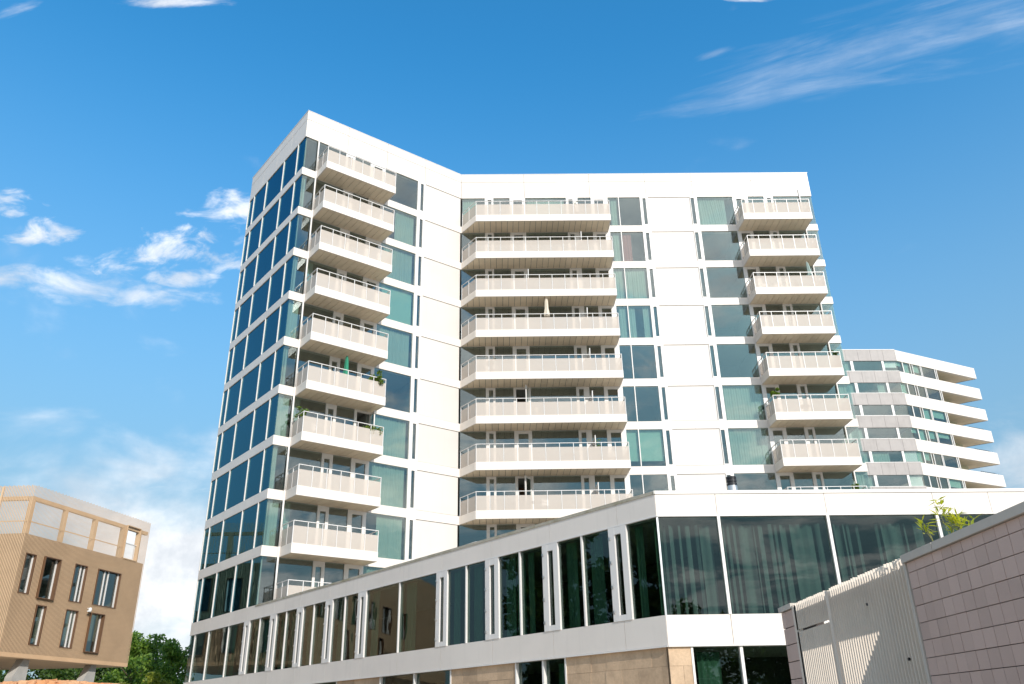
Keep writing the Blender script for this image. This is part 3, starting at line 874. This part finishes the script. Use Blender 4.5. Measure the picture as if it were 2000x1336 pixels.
wins_l = [(2.2, 3.4, 7.5, 9.95, 1), (5.2, 7.4, 7.6, 9.95, 3), (9.5, 10.7, 7.6, 9.95, 0), (13.5, 14.7, 7.6, 9.95, 2), (17.0, 19.2, 7.6, 9.95, 3), (22.5, 23.7, 7.6, 9.95, 0), (3.6, 4.7, 4.8, 7.1, 0), (8.0, 9.2, 4.8, 7.1, 2), (12.0, 13.2, 4.8, 7.1, 0), (16.0, 17.2, 4.8, 7.1, 1), (21, 22.2, 4.8, 7.1, 2)]
def wall_with_holes(F, L, holes, n0, n1, z0, z1):
    """solid wall left between rectangular openings"""
    mb = MB()
    xs = sorted({0, L} | {h[0] for h in holes} | {h[1] for h in holes})
    for a, b in zip(xs[:-1], xs[1:]):
        hs = sorted([(h[2], h[3]) for h in holes if h[0] < (a + b) / 2 < h[1]])
        z = z0
        for c, d in hs:
            if c > z: mb.box(F, a, b, n0, n1, z, c)
            z = d
        if z < z1: mb.box(F, a, b, n0, n1, z, z1)
    return mb
SB.part('wall', wall_with_holes(FS, LS, wins, -.25, -.07, ZB0, ZS1), M['woodback'])
SB.part('wall', wall_with_holes(FSL, LSL, wins_l, -.25, -.07, ZB0, ZS1), M['woodback'])
core2 = MB().prism([S0 - FS.n * 2.5 - FSL.n * 2.5, S0 + FS.d * (LS - .3) - FS.n * 2.5, S0 + FS.d * (LS - .3) + FSL.d * (LSL - 1), S0 + FSL.d * (LSL - 1) - FSL.n * 2.5], ZB0 + .3, ZS1 - .1)
SB.part('room_wall', core2, M['inner'])
SB.part('soffit', MB().prism([S0 - FS.n * .02 - FSL.n * .02, S0 + FS.d * LS - FS.n * .02, S0 + FS.d * LS + FSL.d * LSL, S0 + FSL.d * LSL - FSL.n * .02], ZB0 - .05, ZB0 + .2), M['wood'])
SB.part('roof_terrace', MB().prism([S0 - FS.n * .26 - FSL.n * .26, S0 + FS.d * (LS - .02) - FS.n * .26, S0 + FS.d * (LS - .02) + FSL.d * LSL, S0 + FSL.d * LSL - FSL.n * .26], ZS1 - .35, ZS1 - .05), M['roofgravel'])
SB.part('end_wall', MB().prism([S0 + FS.d * (LS - .25) - FS.n * .25, S0 + FS.d * LS - FS.n * .07, S0 + FS.d * LS + FSL.d * LSL, S0 + FS.d * (LS - .25) + FSL.d * LSL], ZB0, ZS1), M['woodback'])
def slats(F, L, holes, pitch, w, z0, z1, skip_top=None):
    mb = MB(); k = int(L / pitch)
    for i in range(k + 1):
        s = i * pitch + .02
        if s + w > L + .03: break
        hs = sorted([(h[2], h[3]) for h in holes if h[0] - .02 < s + w / 2 < h[1] + .02]); z = z0
        zt_ = z1 + .03 * ((i * 7) % 3)
        for c, d in hs:
            if c > z: mb.box(F, s, s + w, .0, .02, z, c)
            z = d
        if z < zt_: mb.box(F, s, s + w, .0, .02, z, zt_)
    return mb
opening = (8.96, 10.36, 11.08, 13.30, 9)
SB.part('timber_slat', slats(FS, LS, wins + [opening], (.098), .028, ZB0 - .03, ZST), M['wood'], kind='stuff')
SB.part('timber_slat', slats(FSL, LSL, wins_l + [(2.05, 12.0, 11.4, 13.5, 9)], (.098), .048, ZB0 - .03, ZST), M['wood'], kind='stuff')
# roof screen: posts, rails and a cross beam behind the slats
for F, ss in ((FS, (.22, 3.08, 5.9, 8.75, 10.5)), (FSL, (4.6, 8.6, 11.6))):
    for s in ss: SB.part('screen_post', MB().box(F, s - .13, s + .13, -.36, -.09, ZS1 - .05, ZST - .75), M['wood'])
q = MB(); q.box(FS, .1, LS, -.34, -.08, ZST - .85, ZST - .62); q.box(FSL, .4, LSL, -.34, -.08, ZST - .85, ZST - .62)
q.box(FS, .1, 8.9, -.1, -.06, ZS1 + .72, ZS1 + .78); q.box(FSL, .1, 2.0, -.1, -.06, ZS1 + .72, ZS1 + .78)
q.box(FSL, 2.0, 2.12, -.06, .035, ZS1, ZST)
SB.part('screen_rail', q, M['wood'])
fo = MB()
for a, b, c, d in ((opening[0] - .06, opening[0], opening[2], opening[3]), (opening[1], opening[1] + .06, opening[2], opening[3]), (opening[0], opening[1], opening[3], opening[3] + .06), (opening[0], opening[1], opening[2] - .06, opening[2])):
    fo.box(FS, a, b, -.35, .045, c, d)
SB.part('opening_frame', fo, M['wood'])
q = MB()
for j in range(12): q.box(FS, opening[0] + .06 + j * .11, opening[0] + .09 + j * .11, -.2, -.16, ZS1 - .04, ZS1 + 1.1)
q.box(FS, opening[0], opening[1], -.22, -.14, ZS1 + 1.1, ZS1 + 1.15)
SB.part('railing', q, M['metal'])
for F, ws in ((FS, wins), (FSL, wins_l)):
    for a, b, c, d, ty in ws:
        m = M['brownframe'] if ty != 3 else M['brownframe']
        fr = MB(); w = .05; o = .15 if ty == 1 else .035
        fr.box(F, a, a + w, -.24, o, c, d); fr.box(F, b - w, b, -.24, o, c, d)
        fr.box(F, a + w, b - w, -.24, o, d - w, d); fr.box(F, a + w, b - w, -.24, o, c, c + w)
        wo = SB.part('window', fr, m)
        SB.part('pane', MB().box(F, a + w, b - w, -.20, -.18, c + w, d - w), M['glass'], wo)
        fi = MB()
        if ty == 2:
            mm = a + (b - a) * .62; fi.box(F, mm - .05, mm + .05, -.17, -.12, c + w, d - w); fi.box(F, b - w - .09, b - w, -.17, -.12, c + w, d - w)
        elif ty == 3:
            for mm in (.36, .52): x = a + (b - a) * mm; fi.box(F, x - .05, x + .05, -.17, -.12, c + w, d - w)
            fi.box(F, b - w - .12, b - w, -.17, -.12, c + w, d - w)
        else: fi.box(F, b - w - .10, b - w, -.17, -.12, c + w, d - w)
        SB.part('inner_frame', fi, M['frame'], wo)
# louvre patch low on the right
# concrete legs
def leg(s, n, w, t, parent=None):
    mb = MB(); a, b = s, s + w
    pts = [(a, GZ), (b, GZ), (b, ZB0 - .06), (a + w * .55, ZB0 - .06), (a, ZB0 - 1.1)]
    k = len(pts)
    P0 = [FS.p(x, n, z) for x, z in pts]; P1 = [FS.p(x, n - t, z) for x, z in pts]
    mb.v += P0 + P1; mb.f += [tuple(range(k)), tuple(range(k, 2 * k))[::-1]] + [(i, i + k, (i + 1) % k + k, (i + 1) % k) for i in range(k)]
    SB.part('leg', mb, M['concrete'])
leg(1.9, -.5, 1.1, .5); leg(7.8, -.5, 1.1, .5)
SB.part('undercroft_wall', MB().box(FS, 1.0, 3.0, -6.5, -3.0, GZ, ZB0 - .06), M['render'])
# small camera on the slats
camx = FS.p(6.42, .05, 7.28)
sc = thing('wall_camera', 'small white security camera on the timber slats between the windows', 'camera', camx)
SCM = Maker(sc)
SCM.part('bracket', MB().tube(FS.p(6.42, .032, 7.36), FS.p(6.42, .2, 7.36), .03, seg=8), M['plastic'])
SCM.part('housing', MB().lathe(FS.p(6.42, .24, 7.12), [(.05, 0), (.10, .05), (.11, .16), (.09, .26), (.05, .28)], 10), M['plastic'], smooth=True)
SCM.part('arm', MB().box(FS, 6.22, 6.42, .2, .27, 7.13, 7.2), M['plastic'])

# ------------------------------------------------------------------ tiled wall and slat fence on the right
XW = 4.2
FW = Frame((XW, 0), (0, 1), (-1, 0))      # s = world y, n towards the camera
ZC = 1.575
wall = thing('tiled_wall', 'mauve tiled garden wall with pale coping at the right edge', 'wall', (XW, 9.13, 0))
WA = Maker(wall)
WA.part('wall_core', MB().box(FW, 3.0, 9.14, -5.6, -.030, GZ, ZC - .085), M['grout'])
WA.part('coping', MB().box(FW, 8.42, 9.15, -.45, .035, ZC - .08, ZC), M['wallcap'])
WA.part('coping', MB().box(FW, 3.0, 8.405, -.45, .035, ZC - .08, ZC), M['wallcap'])
WA.part('terrace', MB().box(FW, 3.0, 9.14, -5.6, -.46, ZC - .08, ZC - .03), M['roofgravel'])
WA.part('end_trim', MB().box(FW, 9.12, 9.165, -.30, .012, GZ, ZC - .082), M['wallcap'])
tw_, th_ = .2, .1705
ztop = 1.384; n_t = 0
tile_meshes = []
zs = [ZC - .083, ztop] + [ztop - .1705 * i for i in range(1, 18)]
y0 = 9.11
for i, (za, zb_) in enumerate(zip(zs[:-1], zs[1:])):
    for j in range(0, 22):
        y = y0 - j * tw_
        if y - tw_ < 4.6: break
        if zb_ < -.6 or n_t > 295: continue
        n_t += 1
        dn = rnd.uniform(-.0015, .0015)
        WA.part('tile', MB().box(FW, y - tw_ + .003, y - .003, -.03, dn, zb_ + .0035, za - .0035), M['tile'])

fence = thing('slat_fence', 'white vertical slat fence and gate between tiled wall and tiled pillar', 'fence', (XW, 11.2, 0))
FN = Maker(fence)
y = 9.20; i = 0
while y < 13.16:
    if not (11.56 < y + .006 < 11.70):
        hgt = ZC - .0 + rnd.uniform(-.006, .006)
        zlow = GZ + .05
        if y > 11.7:
            FN.part('slat', MB().box(FW, y, y + .012, -.044, .0, 1.20, hgt), M['slat'])
            FN.part('slat', MB().box(FW, y, y + .012, -.042, .002, GZ + .05, 1.165), M['slat'])
        else:
            FN.part('slat', MB().box(FW, y, y + .012, -.044, .0, zlow, hgt), M['slat'])
    y += .08
FN.part('post', MB().box(FW, 11.58, 11.68, -.09, .012, GZ, ZC - .02), M['slat'])
FN.part('post', MB().box(FW, 13.12, 13.19, -.09, .01, GZ, ZC - .02), M['slat'])
FN.part('rail', MB().box(FW, 9.2, 13.12, -.10, -.060, 1.38, 1.42), M['slat'])
FN.part('rail', MB().box(FW, 9.2, 13.12, -.10, -.060, -.9, -.86), M['slat'])
FN.part('canopy', MB().box(FW, 9.17, 13.8, -.50, -.062, ZC - .10, ZC - .055), M['wallcap'])  # unseen plate added behind the slats to shade their upper part
for yy, zz in ((10.35, 1.22), (9.52, .55)):
    FN.part('bolt', MB().tube(FW.p(yy, -.01, zz), FW.p(yy, .012, zz), .016, seg=8), M['black'])

pil = thing('tiled_pillar', 'narrow tiled pillar closing the far end of the slat fence', 'pillar', (XW, 13.5, 0))
PI_ = Maker(pil)
PI_.part('pillar_core', MB().box(FW, 13.2, 13.78, -.45, -.03, GZ, ZC - .06), M['grout'])
PI_.part('coping', MB().box(FW, 13.18, 13.82, -.50, .03, ZC - .055, ZC + .02), M['wallcap'])
zz = ZC - .06
while zz > GZ + .1:
    for a, b in ((13.2, 13.58), (13.58, 13.78)):
        PI_.part('tile', MB().box(FW, a + .004, b - .004, -.03, rnd.uniform(-.0015, .0015), zz - .24, zz - .008), M['tile'])
    zz -= .245

# ------------------------------------------------------------------ vegetation
def leaf_cloud(centers, n, size, seed, aspect=.55, droop=0.0):
    """many small leaf-shaped quads spread through clumps; returns vertex and face arrays"""
    rg = np.random.default_rng(seed)
    cen = np.array([c[:3] for c in centers]); rad = np.array([c[3] for c in centers])
    wgt = rad ** 2.4; idx = rg.choice(len(cen), n, p=wgt / wgt.sum())
    d = rg.normal(size=(n, 3)); d /= np.linalg.norm(d, axis=1)[:, None]
    rr = rad[idx] * rg.random(n) ** .42
    P = cen[idx] + d * rr[:, None] * np.array([1, 1, .85])
    a = rg.normal(size=(n, 3)) + d * .7; a[:, 2] -= droop; a /= np.linalg.norm(a, axis=1)[:, None]
    b = np.cross(a, rg.normal(size=(n, 3))); b /= np.linalg.norm(b, axis=1)[:, None]
    L = size * rg.uniform(.6, 1.3, n)[:, None]; W = L * aspect
    V = np.stack([P - a * L * .5, P + b * W * .5, P + a * L * .5, P - b * W * .5], 1).reshape(-1, 3)
    F = np.arange(n * 4).reshape(-1, 4)
    return V, F
def cloud_mesh(name, V, F, m, org):
    me = bpy.data.meshes.new(name); me.from_pydata((V - np.array(org)).tolist(), [], F.tolist()); me.materials.append(m); return me

def make_tree(name, label, x, y, h, cw, seed, m, nleaf=7000, size=.32, group=None, base=0.0, low=.25, mats=None):
    r = random.Random(seed); org = (x, y, base)
    t = thing(name, label, 'tree', org, group)
    tr = MB(); th = h * (.35 + low * .2)
    r0 = .028 * h
    p = Vector(org); prev = p; segs = 5
    top = Vector((x + r.uniform(-.4, .4), y + r.uniform(-.4, .4), base + h * .72))
    for i in range(segs):
        a = Vector(org).lerp(top, i / segs); b = Vector(org).lerp(top, (i + 1) / segs)
        tr.tube(a, b, r0 * (1 - i / segs * .75), r0 * (1 - (i + 1) / segs * .75), 8)
    cl = []
    nb = 16
    for i in range(nb):
        f = low + (.95 - low) * (i + .5) / nb
        s = Vector(org).lerp(top, min(1, f * 1.05))
        an = i * 2.4 + r.uniform(-.4, .4)
        prof = math.sin(math.pi * min(1, (f - low * .55) / (1.02 - low * .55))) ** .7
        rad = cw * prof * r.uniform(.45, 1.0)
        e = Vector((x + math.cos(an) * rad, y + math.sin(an) * rad, base + h * (f + .08) + r.uniform(-.3, .3)))
        tr.tube(s, e, r0 * .28, r0 * .08, 6)
        for j in range(3):
            q = s.lerp(e, .45 + .3 * j) + Vector((r.uniform(-1, 1), r.uniform(-1, 1), r.uniform(-.5, .9))) * cw * .16
            cl.append((q.x, q.y, min(q.z, base + h * .97), cw * r.uniform(.16, .34)))
    cl.append((top.x, top.y, base + h * .86, cw * .32))
    link('trunk', tr.mesh('trunk', M['bark'], org, True), t)
    V, F = leaf_cloud(cl, nleaf, size, seed)
    link('crown', cloud_mesh('crown', V, F, m, org), t)
    return t
gr = 'trees beyond the slatted building'
make_tree('broadleaf_tree', 'rounded green tree just right of the slatted building', -33.6, 78, 9.2, 3.4, 1, M['leaf'], 9000, .34, gr, low=.12)
make_tree('broadleaf_tree', 'green tree touching the side of the glass tower', -29.2, 74, 8.3, 2.9, 2, M['leaf'], 8000, .32, gr, low=.1)
make_tree('broadleaf_tree', 'dark tree seen under the right half of the slatted building', -39.5, 82, 8.0, 4.0, 3, M['leaf_dark'], 8000, .36, gr, low=.06)
make_tree('broadleaf_tree', 'dark tree seen under the left half of the slatted building', -47.5, 80, 8.5, 4.4, 4, M['leaf_dark'], 8000, .36, gr, low=.06)
make_tree('broadleaf_tree', 'dark tree at the left edge behind the concrete legs', -55, 78, 8.5, 4.4, 5, M['leaf_dark'], 6000, .38, gr, low=.06)
def make_shrub(label, x, y, h, w, seed, m, n=3500, size=.22, group=None):
    r = random.Random(seed); org = (x, y, 0); t = thing('shrub', label, 'shrub', org, group)
    st = MB(); cl = []
    for i in range(9):
        an = i * 2.4; e = Vector((x + math.cos(an) * w * r.uniform(.2, .8), y + math.sin(an) * w * r.uniform(.2, .8), h * r.uniform(.45, .9)))
        st.tube(org, e, .05, .015, 5); cl.append((e.x, e.y, e.z, w * r.uniform(.3, .45))); cl.append((x + (e.x - x) * .6, y + (e.y - y) * .6, e.z * .5, w * .42))
    link('stem', st.mesh('stem', M['bark'], org), t)
    V, F = leaf_cloud(cl, n, size, seed); link('foliage', cloud_mesh('foliage', V, F, m, org), t)
make_tree('broadleaf_tree', 'low dark tree between the two trees under the slatted building', -43.2, 84, 8.6, 4.6, 6, M['leaf_dark'], 9000, .42, gr, low=.02)
make_tree('broadleaf_tree', 'low dark tree behind the right concrete leg', -36.0, 86, 8.6, 4.4, 7, M['leaf_dark'], 9000, .42, gr, low=.02)
gs = 'shrubs below the trees'
make_shrub('yellow green shrub against the foot of the glass tower', -28.3, 70, 5.9, 1.7, 21, M['leaf_yellow'], 4200, .24, gs)
make_shrub('yellow green shrub right of the concrete leg', -31.9, 70, 5.3, 1.7, 22, M['leaf_yellow'], 2600, .2, gs)
make_shrub('mid green shrub between shrub and rubble mound', -34.5, 71, 4.6, 2.0, 23, M['leaf'], 3500, .24, gs)
make_shrub('yellow green shrub between the two concrete legs', -38.5, 72, 4.8, 2.3, 24, M['leaf_yellow'], 3600, .24, gs)
make_shrub('mid green shrub left of the yellow one between the legs', -42.0, 71, 4.6, 2.3, 25, M['leaf'], 3600, .24, gs)
make_shrub('yellow green shrub at the far left under the building', -45.6, 71, 4.6, 2.3, 26, M['leaf_yellow'], 3200, .24, gs)
# trees that the low windows mirror (left of and behind the viewpoint)
gm = 'trees mirrored in the low windows'
for i, (x, y, h, w) in enumerate(((-33, 24, 15, 5.5), (-38, 33, 16, 6), (-32, 15, 14, 5.5), (-42, 20, 18, 6.5), (-34, 5, 15, 6))):
    make_tree('street_tree', 'dark green tree standing left of the viewpoint, seen only as a reflection', x, y, h, w, 40 + i, M['leaf_dark'], 9000, .7, gm, low=.04)
for i, (x, y, h, w) in enumerate(((16, -34, 9, 5), (24, -38, 11, 6), (33, -36, 9.5, 5.5), (42, -30, 9, 5), (52, -34, 10, 6))):
    make_tree('street_tree', 'dark green tree standing behind the viewpoint, seen only as a reflection', x, y, h, w, 60 + i, M['leaf_dark'], 7000, .6, gm, low=.04)

# bamboo rising behind the tiled wall
bx, by = 4.95, 9.0
bam = thing('bamboo_plant', 'yellow green bamboo rising behind the tiled wall coping', 'plant', (bx, by, ZC - .03 + CAM_H))
BM_ = Maker(bam)
def lance(mb, p, d, L, w, r):
    d = d.normalized(); s = d.cross(Vector((0, 0, 1)) + Vector((r.uniform(-.6, .6), r.uniform(-.6, .6), 0))).normalized()
    mid = p + d * L * .4; tip = p + d * L + Vector((0, 0, -.10 * L))
    n = s.cross(d).normalized()
    k = len(mb.v)
    mb.v += [tuple(p), tuple(mid + s * w), tuple(tip), tuple(mid - s * w), tuple(mid - n * w * .4)]
    mb.f += [(k, k + 1, k + 4), (k + 1, k + 2, k + 4), (k + 2, k + 3, k + 4), (k + 3, k, k + 4)]
rb = random.Random(5); cane = MB(); lv = MB()
zp = ZC - .03 + CAM_H
# (x, y, z top): tufts
tufts = [((4.62, 8.95, CAM_H + 2.10), 11), ((4.72, 9.05, CAM_H + 2.02), 14), ((4.63, 9.0, CAM_H + 1.98), 12), ((4.76, 8.95, CAM_H + 1.92), 14),
         ((4.80, 9.0, CAM_H + 1.96), 13), ((4.84, 9.0, CAM_H + 1.88), 14), ((4.74, 9.05, CAM_H + 1.86), 12), ((4.40, 8.95, CAM_H + 1.89), 11),
         ((4.43, 9.0, CAM_H + 1.82), 9), ((4.95, 9.0, CAM_H + 1.89), 10), ((4.90, 9.02, CAM_H + 1.84), 7)]
for (x, y_, z_), n in tufts:
    e = Vector((x, y_, z_)); b = Vector((bx - .18 + rb.uniform(-.12, .12), by + rb.uniform(-.05, .05), zp))
    if x < 4.5: b = Vector((4.52, 9.0, ZC + CAM_H - .02))
    m1 = b.lerp(e, .5) + Vector((0, 0, .04))
    cane.tube(b, m1, .006, .0045, 6); cane.tube(m1, e, .0045, .002, 6)
    for i in range(n):
        d = Vector((rb.uniform(-1, 1), rb.uniform(-1, 1), rb.uniform(-.5, .9)))
        lance(lv, e + Vector((rb.uniform(-.03, .03), rb.uniform(-.03, .03), rb.uniform(-.05, .03))), d, rb.uniform(.10, .19), rb.uniform(.009, .016), rb)
BM_.part('cane', cane, M['cane'])
BM_.part('foliage', lv, M['bamboo'])

# ------------------------------------------------------------------ rubble mound, bottom left
def mound():
    rg = np.random.default_rng(3); mb = MB(); nx, ny = 60, 14
    xs = np.linspace(-21, -8, nx); ys = np.linspace(26, 33, ny)
    ridge = lambda x: np.interp(x, [-21, -17.5, -15.8, -14.6, -13.2, -11.4, -9], [2.98, 3.1, 3.2, 3.12, 3.0, 2.92, 2.5])
    for j, y in enumerate(ys):
        for i, x in enumerate(xs):
            t = abs(j / (ny - 1) - .5) * 2
            mb.v.append((x, y, max(0.004, ridge(x) * (1 - t ** 1.5) - .05 + rg.uniform(-.06, .06))))
    for j in range(ny - 1):
        for i in range(nx - 1): mb.f.append((j * nx + i, j * nx + i + 1, (j + 1) * nx + i + 1, (j + 1) * nx + i))
    o = structure('earth_mound', mb, M['earth'])
    st = MB()
    for i in range(420):
        x = rg.uniform(-20, -9.5); y = 29.5 + rg.normal() * .5
        z = ridge(x) - .06 - abs(y - 29.5) * .12; r = rg.uniform(.05, .17) * (1 if x < -13.5 else .9)
        k = len(st.v)
        for dx, dy, dz in ((-1, -1, -1), (1, -1, -1), (1, 1, -1), (-1, 1, -1), (-1, -1, 1), (1, -1, 1), (1, 1, 1), (-1, 1, 1)):
            st.v.append((x + dx * r * rg.uniform(.6, 1.2), y + dy * r * rg.uniform(.5, 1.1), z + dz * r * rg.uniform(.35, .75)))
        st.f += [tuple(k + i for i in q) for q in ((0, 1, 2, 3), (7, 6, 5, 4), (0, 4, 5, 1), (1, 5, 6, 2), (2, 6, 7, 3), (3, 7, 4, 0))]
    s = link('rubble', st.mesh('rubble', M['rubble'])); s['kind'] = 'stuff'
mound()

# ------------------------------------------------------------------ things on the balconies
def balc_z(k): return zb(k) + .44
def parasol(label, F, s, n, k, ztop, m, group, lean=0.0):
    b = F.p(s, n, balc_z(k)); o = thing('parasol', label, 'parasol', b, group); mk = Maker(o)
    top = F.p(s + lean, n, ztop); dz = top[2] - b[2]
    mk.part('base', MB().lathe(b, [(.22, .002), (.22, .05), (.06, .08), (.04, .12)], 12), M['concrete'])
    mk.part('pole', MB().tube((b[0], b[1], b[2] + .1), (top[0], top[1], top[2] + .04), .02, seg=8), M['frame'])
    c = MB(); seg = 12; prof = [(.02, 1.0), (.07, .95), (.10, .80), (.12, .62), (.19, .46), (.15, .40), (.03, .385)]
    for r_, f in prof:
        for i in range(seg):
            t = 2 * math.pi * i / seg; rr = r_ * (1 + .25 * (i % 2)); p = Vector(b).lerp(Vector(top), f)
            c.v.append((p.x + rr * math.cos(t), p.y + rr * math.sin(t), p.z))
    for q in range(len(prof) - 1):
        for i in range(seg): j = (i + 1) % seg; c.f.append((q * seg + i, q * seg + j, (q + 1) * seg + j, (q + 1) * seg + i))
    mk.part('canopy', c, m)
gp = 'closed parasols on the balconies'
parasol('closed beige parasol on the fourth balcony down of the long wing', FR, 6.06, 1.3, 4, 27.2, M['parasol_beige'], gp)
parasol('closed dark green parasol on a balcony of the angled wing', FB, 3.7, 1.0, 6, 20.6, M['parasol_green'], gp)
parasol('closed grey green parasol on a right end balcony', FR, 25.05, 1.2, 3, 29.75, M['parasol_grey'], gp, -.12)

def pot_plant(label, F, s, n, k, h, w, seed, nl=420, m='leaf_pot', size=.13):
    b = F.p(s, n, balc_z(k)); o = thing('potted_plant', label, 'plant', b, 'plants on the balconies'); mk = Maker(o)
    mk.part('pot', MB().lathe(b, [(.14, .002), (.19, .34), (.21, .34), (.21, .38), (.17, .38)], 12), M['terracotta'])
    st = MB(); cl = []; r = random.Random(seed)
    for i in range(7):
        e = Vector((b[0] + r.uniform(-w, w), b[1] + r.uniform(-w, w) * .5, b[2] + h * r.uniform(.55, .95)))
        st.tube((b[0], b[1], b[2] + .3), e, .012, .005, 5); cl.append((e.x, e.y, e.z, w * .42))
    cl.append((b[0], b[1], b[2] + h * .7, w * .6))
    mk.part('stem', st, M['bark'])
    V, F_ = leaf_cloud(cl, nl, size, seed); link('foliage', cloud_mesh('foliage', V, F_, M[m], b), o)
pot_plant('bushy yellow green plant at the right end of the balcony that has the green parasol', FB, 5.6, 1.35, 6, 1.75, .42, 1, 700)
pot_plant('spreading plant at the right end of the balcony below the green parasol', FB, 5.4, 1.35, 7, 1.42, .5, 2, 520)
pot_plant('yellow leaved plant at the left end of the balcony below the green parasol', FB, 1.25, .9, 7, 1.9, .36, 3, 420)
pot_plant('tall bush at the left corner of a right end balcony', FR, 21.05, 1.25, 6, 2.15, .30, 4, 800, 'leaf_pot')
pot_plant('small plant at the right corner of a right end balcony', FR, 25.62, 1.35, 5, 1.5, .22, 5, 260, 'leaf_dark')
pot_plant('small bush at the right end of the lowest visible right end balcony', FR, 25.15, 1.3, 8, 1.6, .3, 6, 420)
pot_plant('loose climbing plant by a divider screen on the long wing', FR, 9.1, .9, 7, 1.75, .34, 7, 160, 'leaf_pot', .1)
pot_plant('small plant peeking over the rail of the topmost long balcony', FR, 8.5, 1.3, 1, 1.7, .14, 8, 60, 'leaf_pot', .1)

def chair(label, F, s, n, k, turn):
    b = F.p(s, n, balc_z(k)); o = thing('garden_chair', label, 'chair', b, 'garden chairs on the balconies'); mk = Maker(o)
    a = math.atan2(F.d[1], F.d[0]) + turn; d = np.array([math.cos(a), math.sin(a)])
    G = Frame(np.array(b[:2]), d, np.array([d[1], -d[0]])); z0 = b[2] - CAM_H
    mk.part('seat', MB().box(G, -.23, .23, -.23, .23, z0 + .42, z0 + .46), M['plastic'])
    mk.part('backrest', MB().box(G, -.23, .23, -.25, -.21, z0 + .47, z0 + .92), M['plastic'])
    for x in (-.2, .2):
        for y_ in (-.2, .2): mk.part('leg', MB().box(G, x - .02, x + .02, y_ - .02, y_ + .02, z0 + .002, z0 + .418), M['plastic'])
chair('white garden chair on the lowest long balcony', FR, 5.6, .9, 8, .3)
chair('white garden chair at the right end of a long balcony', FR, 9.9, .9, 7, -.5)
chair('white garden chair on the right end balcony with the grey parasol', FR, 21.9, .8, 3, .2)
chair('white garden chair beside the first on the right end balcony', FR, 22.7, .8, 3, -.4)
chair('white garden chair by the open door of the long balcony below the middle', FR, 5.4, .8, 6, 1.2)
chair('white garden chair behind the screens of the second long balcony', FR, 7.4, .9, 2, .8)
chair('white garden chair on the angled wing balcony with spreading plant', FB, 2.2, .9, 7, .4)
def table(label, F, s, n, k):
    b = F.p(s, n, balc_z(k)); o = thing('garden_table', label, 'table', b, 'garden tables on the balconies'); mk = Maker(o)
    mk.part('tabletop', MB().lathe((b[0], b[1], b[2] + .68), [(.38, 0), (.40, .02), (.38, .04)], 18), M['rubber'])
    mk.part('column', MB().tube((b[0], b[1], b[2] + .05), (b[0], b[1], b[2] + .68), .03, seg=8), M['metal'])
    mk.part('foot', MB().lathe(b, [(.24, .002), (.22, .04), (.04, .06)], 14), M['metal'])
table('round brown table on the long balcony with the climbing plant', FR, 7.2, .9, 7)
table('round brown table on the lowest long balcony', FR, 4.9, .95, 8)
table('round brown table on the right end balcony with tall bush', FR, 23.0, .9, 6)
pot_plant('leafy plant on the long balcony third from the top', FR, 10.3, 1.2, 3, 1.15, .3, 11, 300, 'leaf_pot', .12)
pot_plant('low leafy plant on the fifth long balcony', FR, 2.2, 1.2, 5, 1.2, .3, 12, 300, 'leaf_dark', .12)
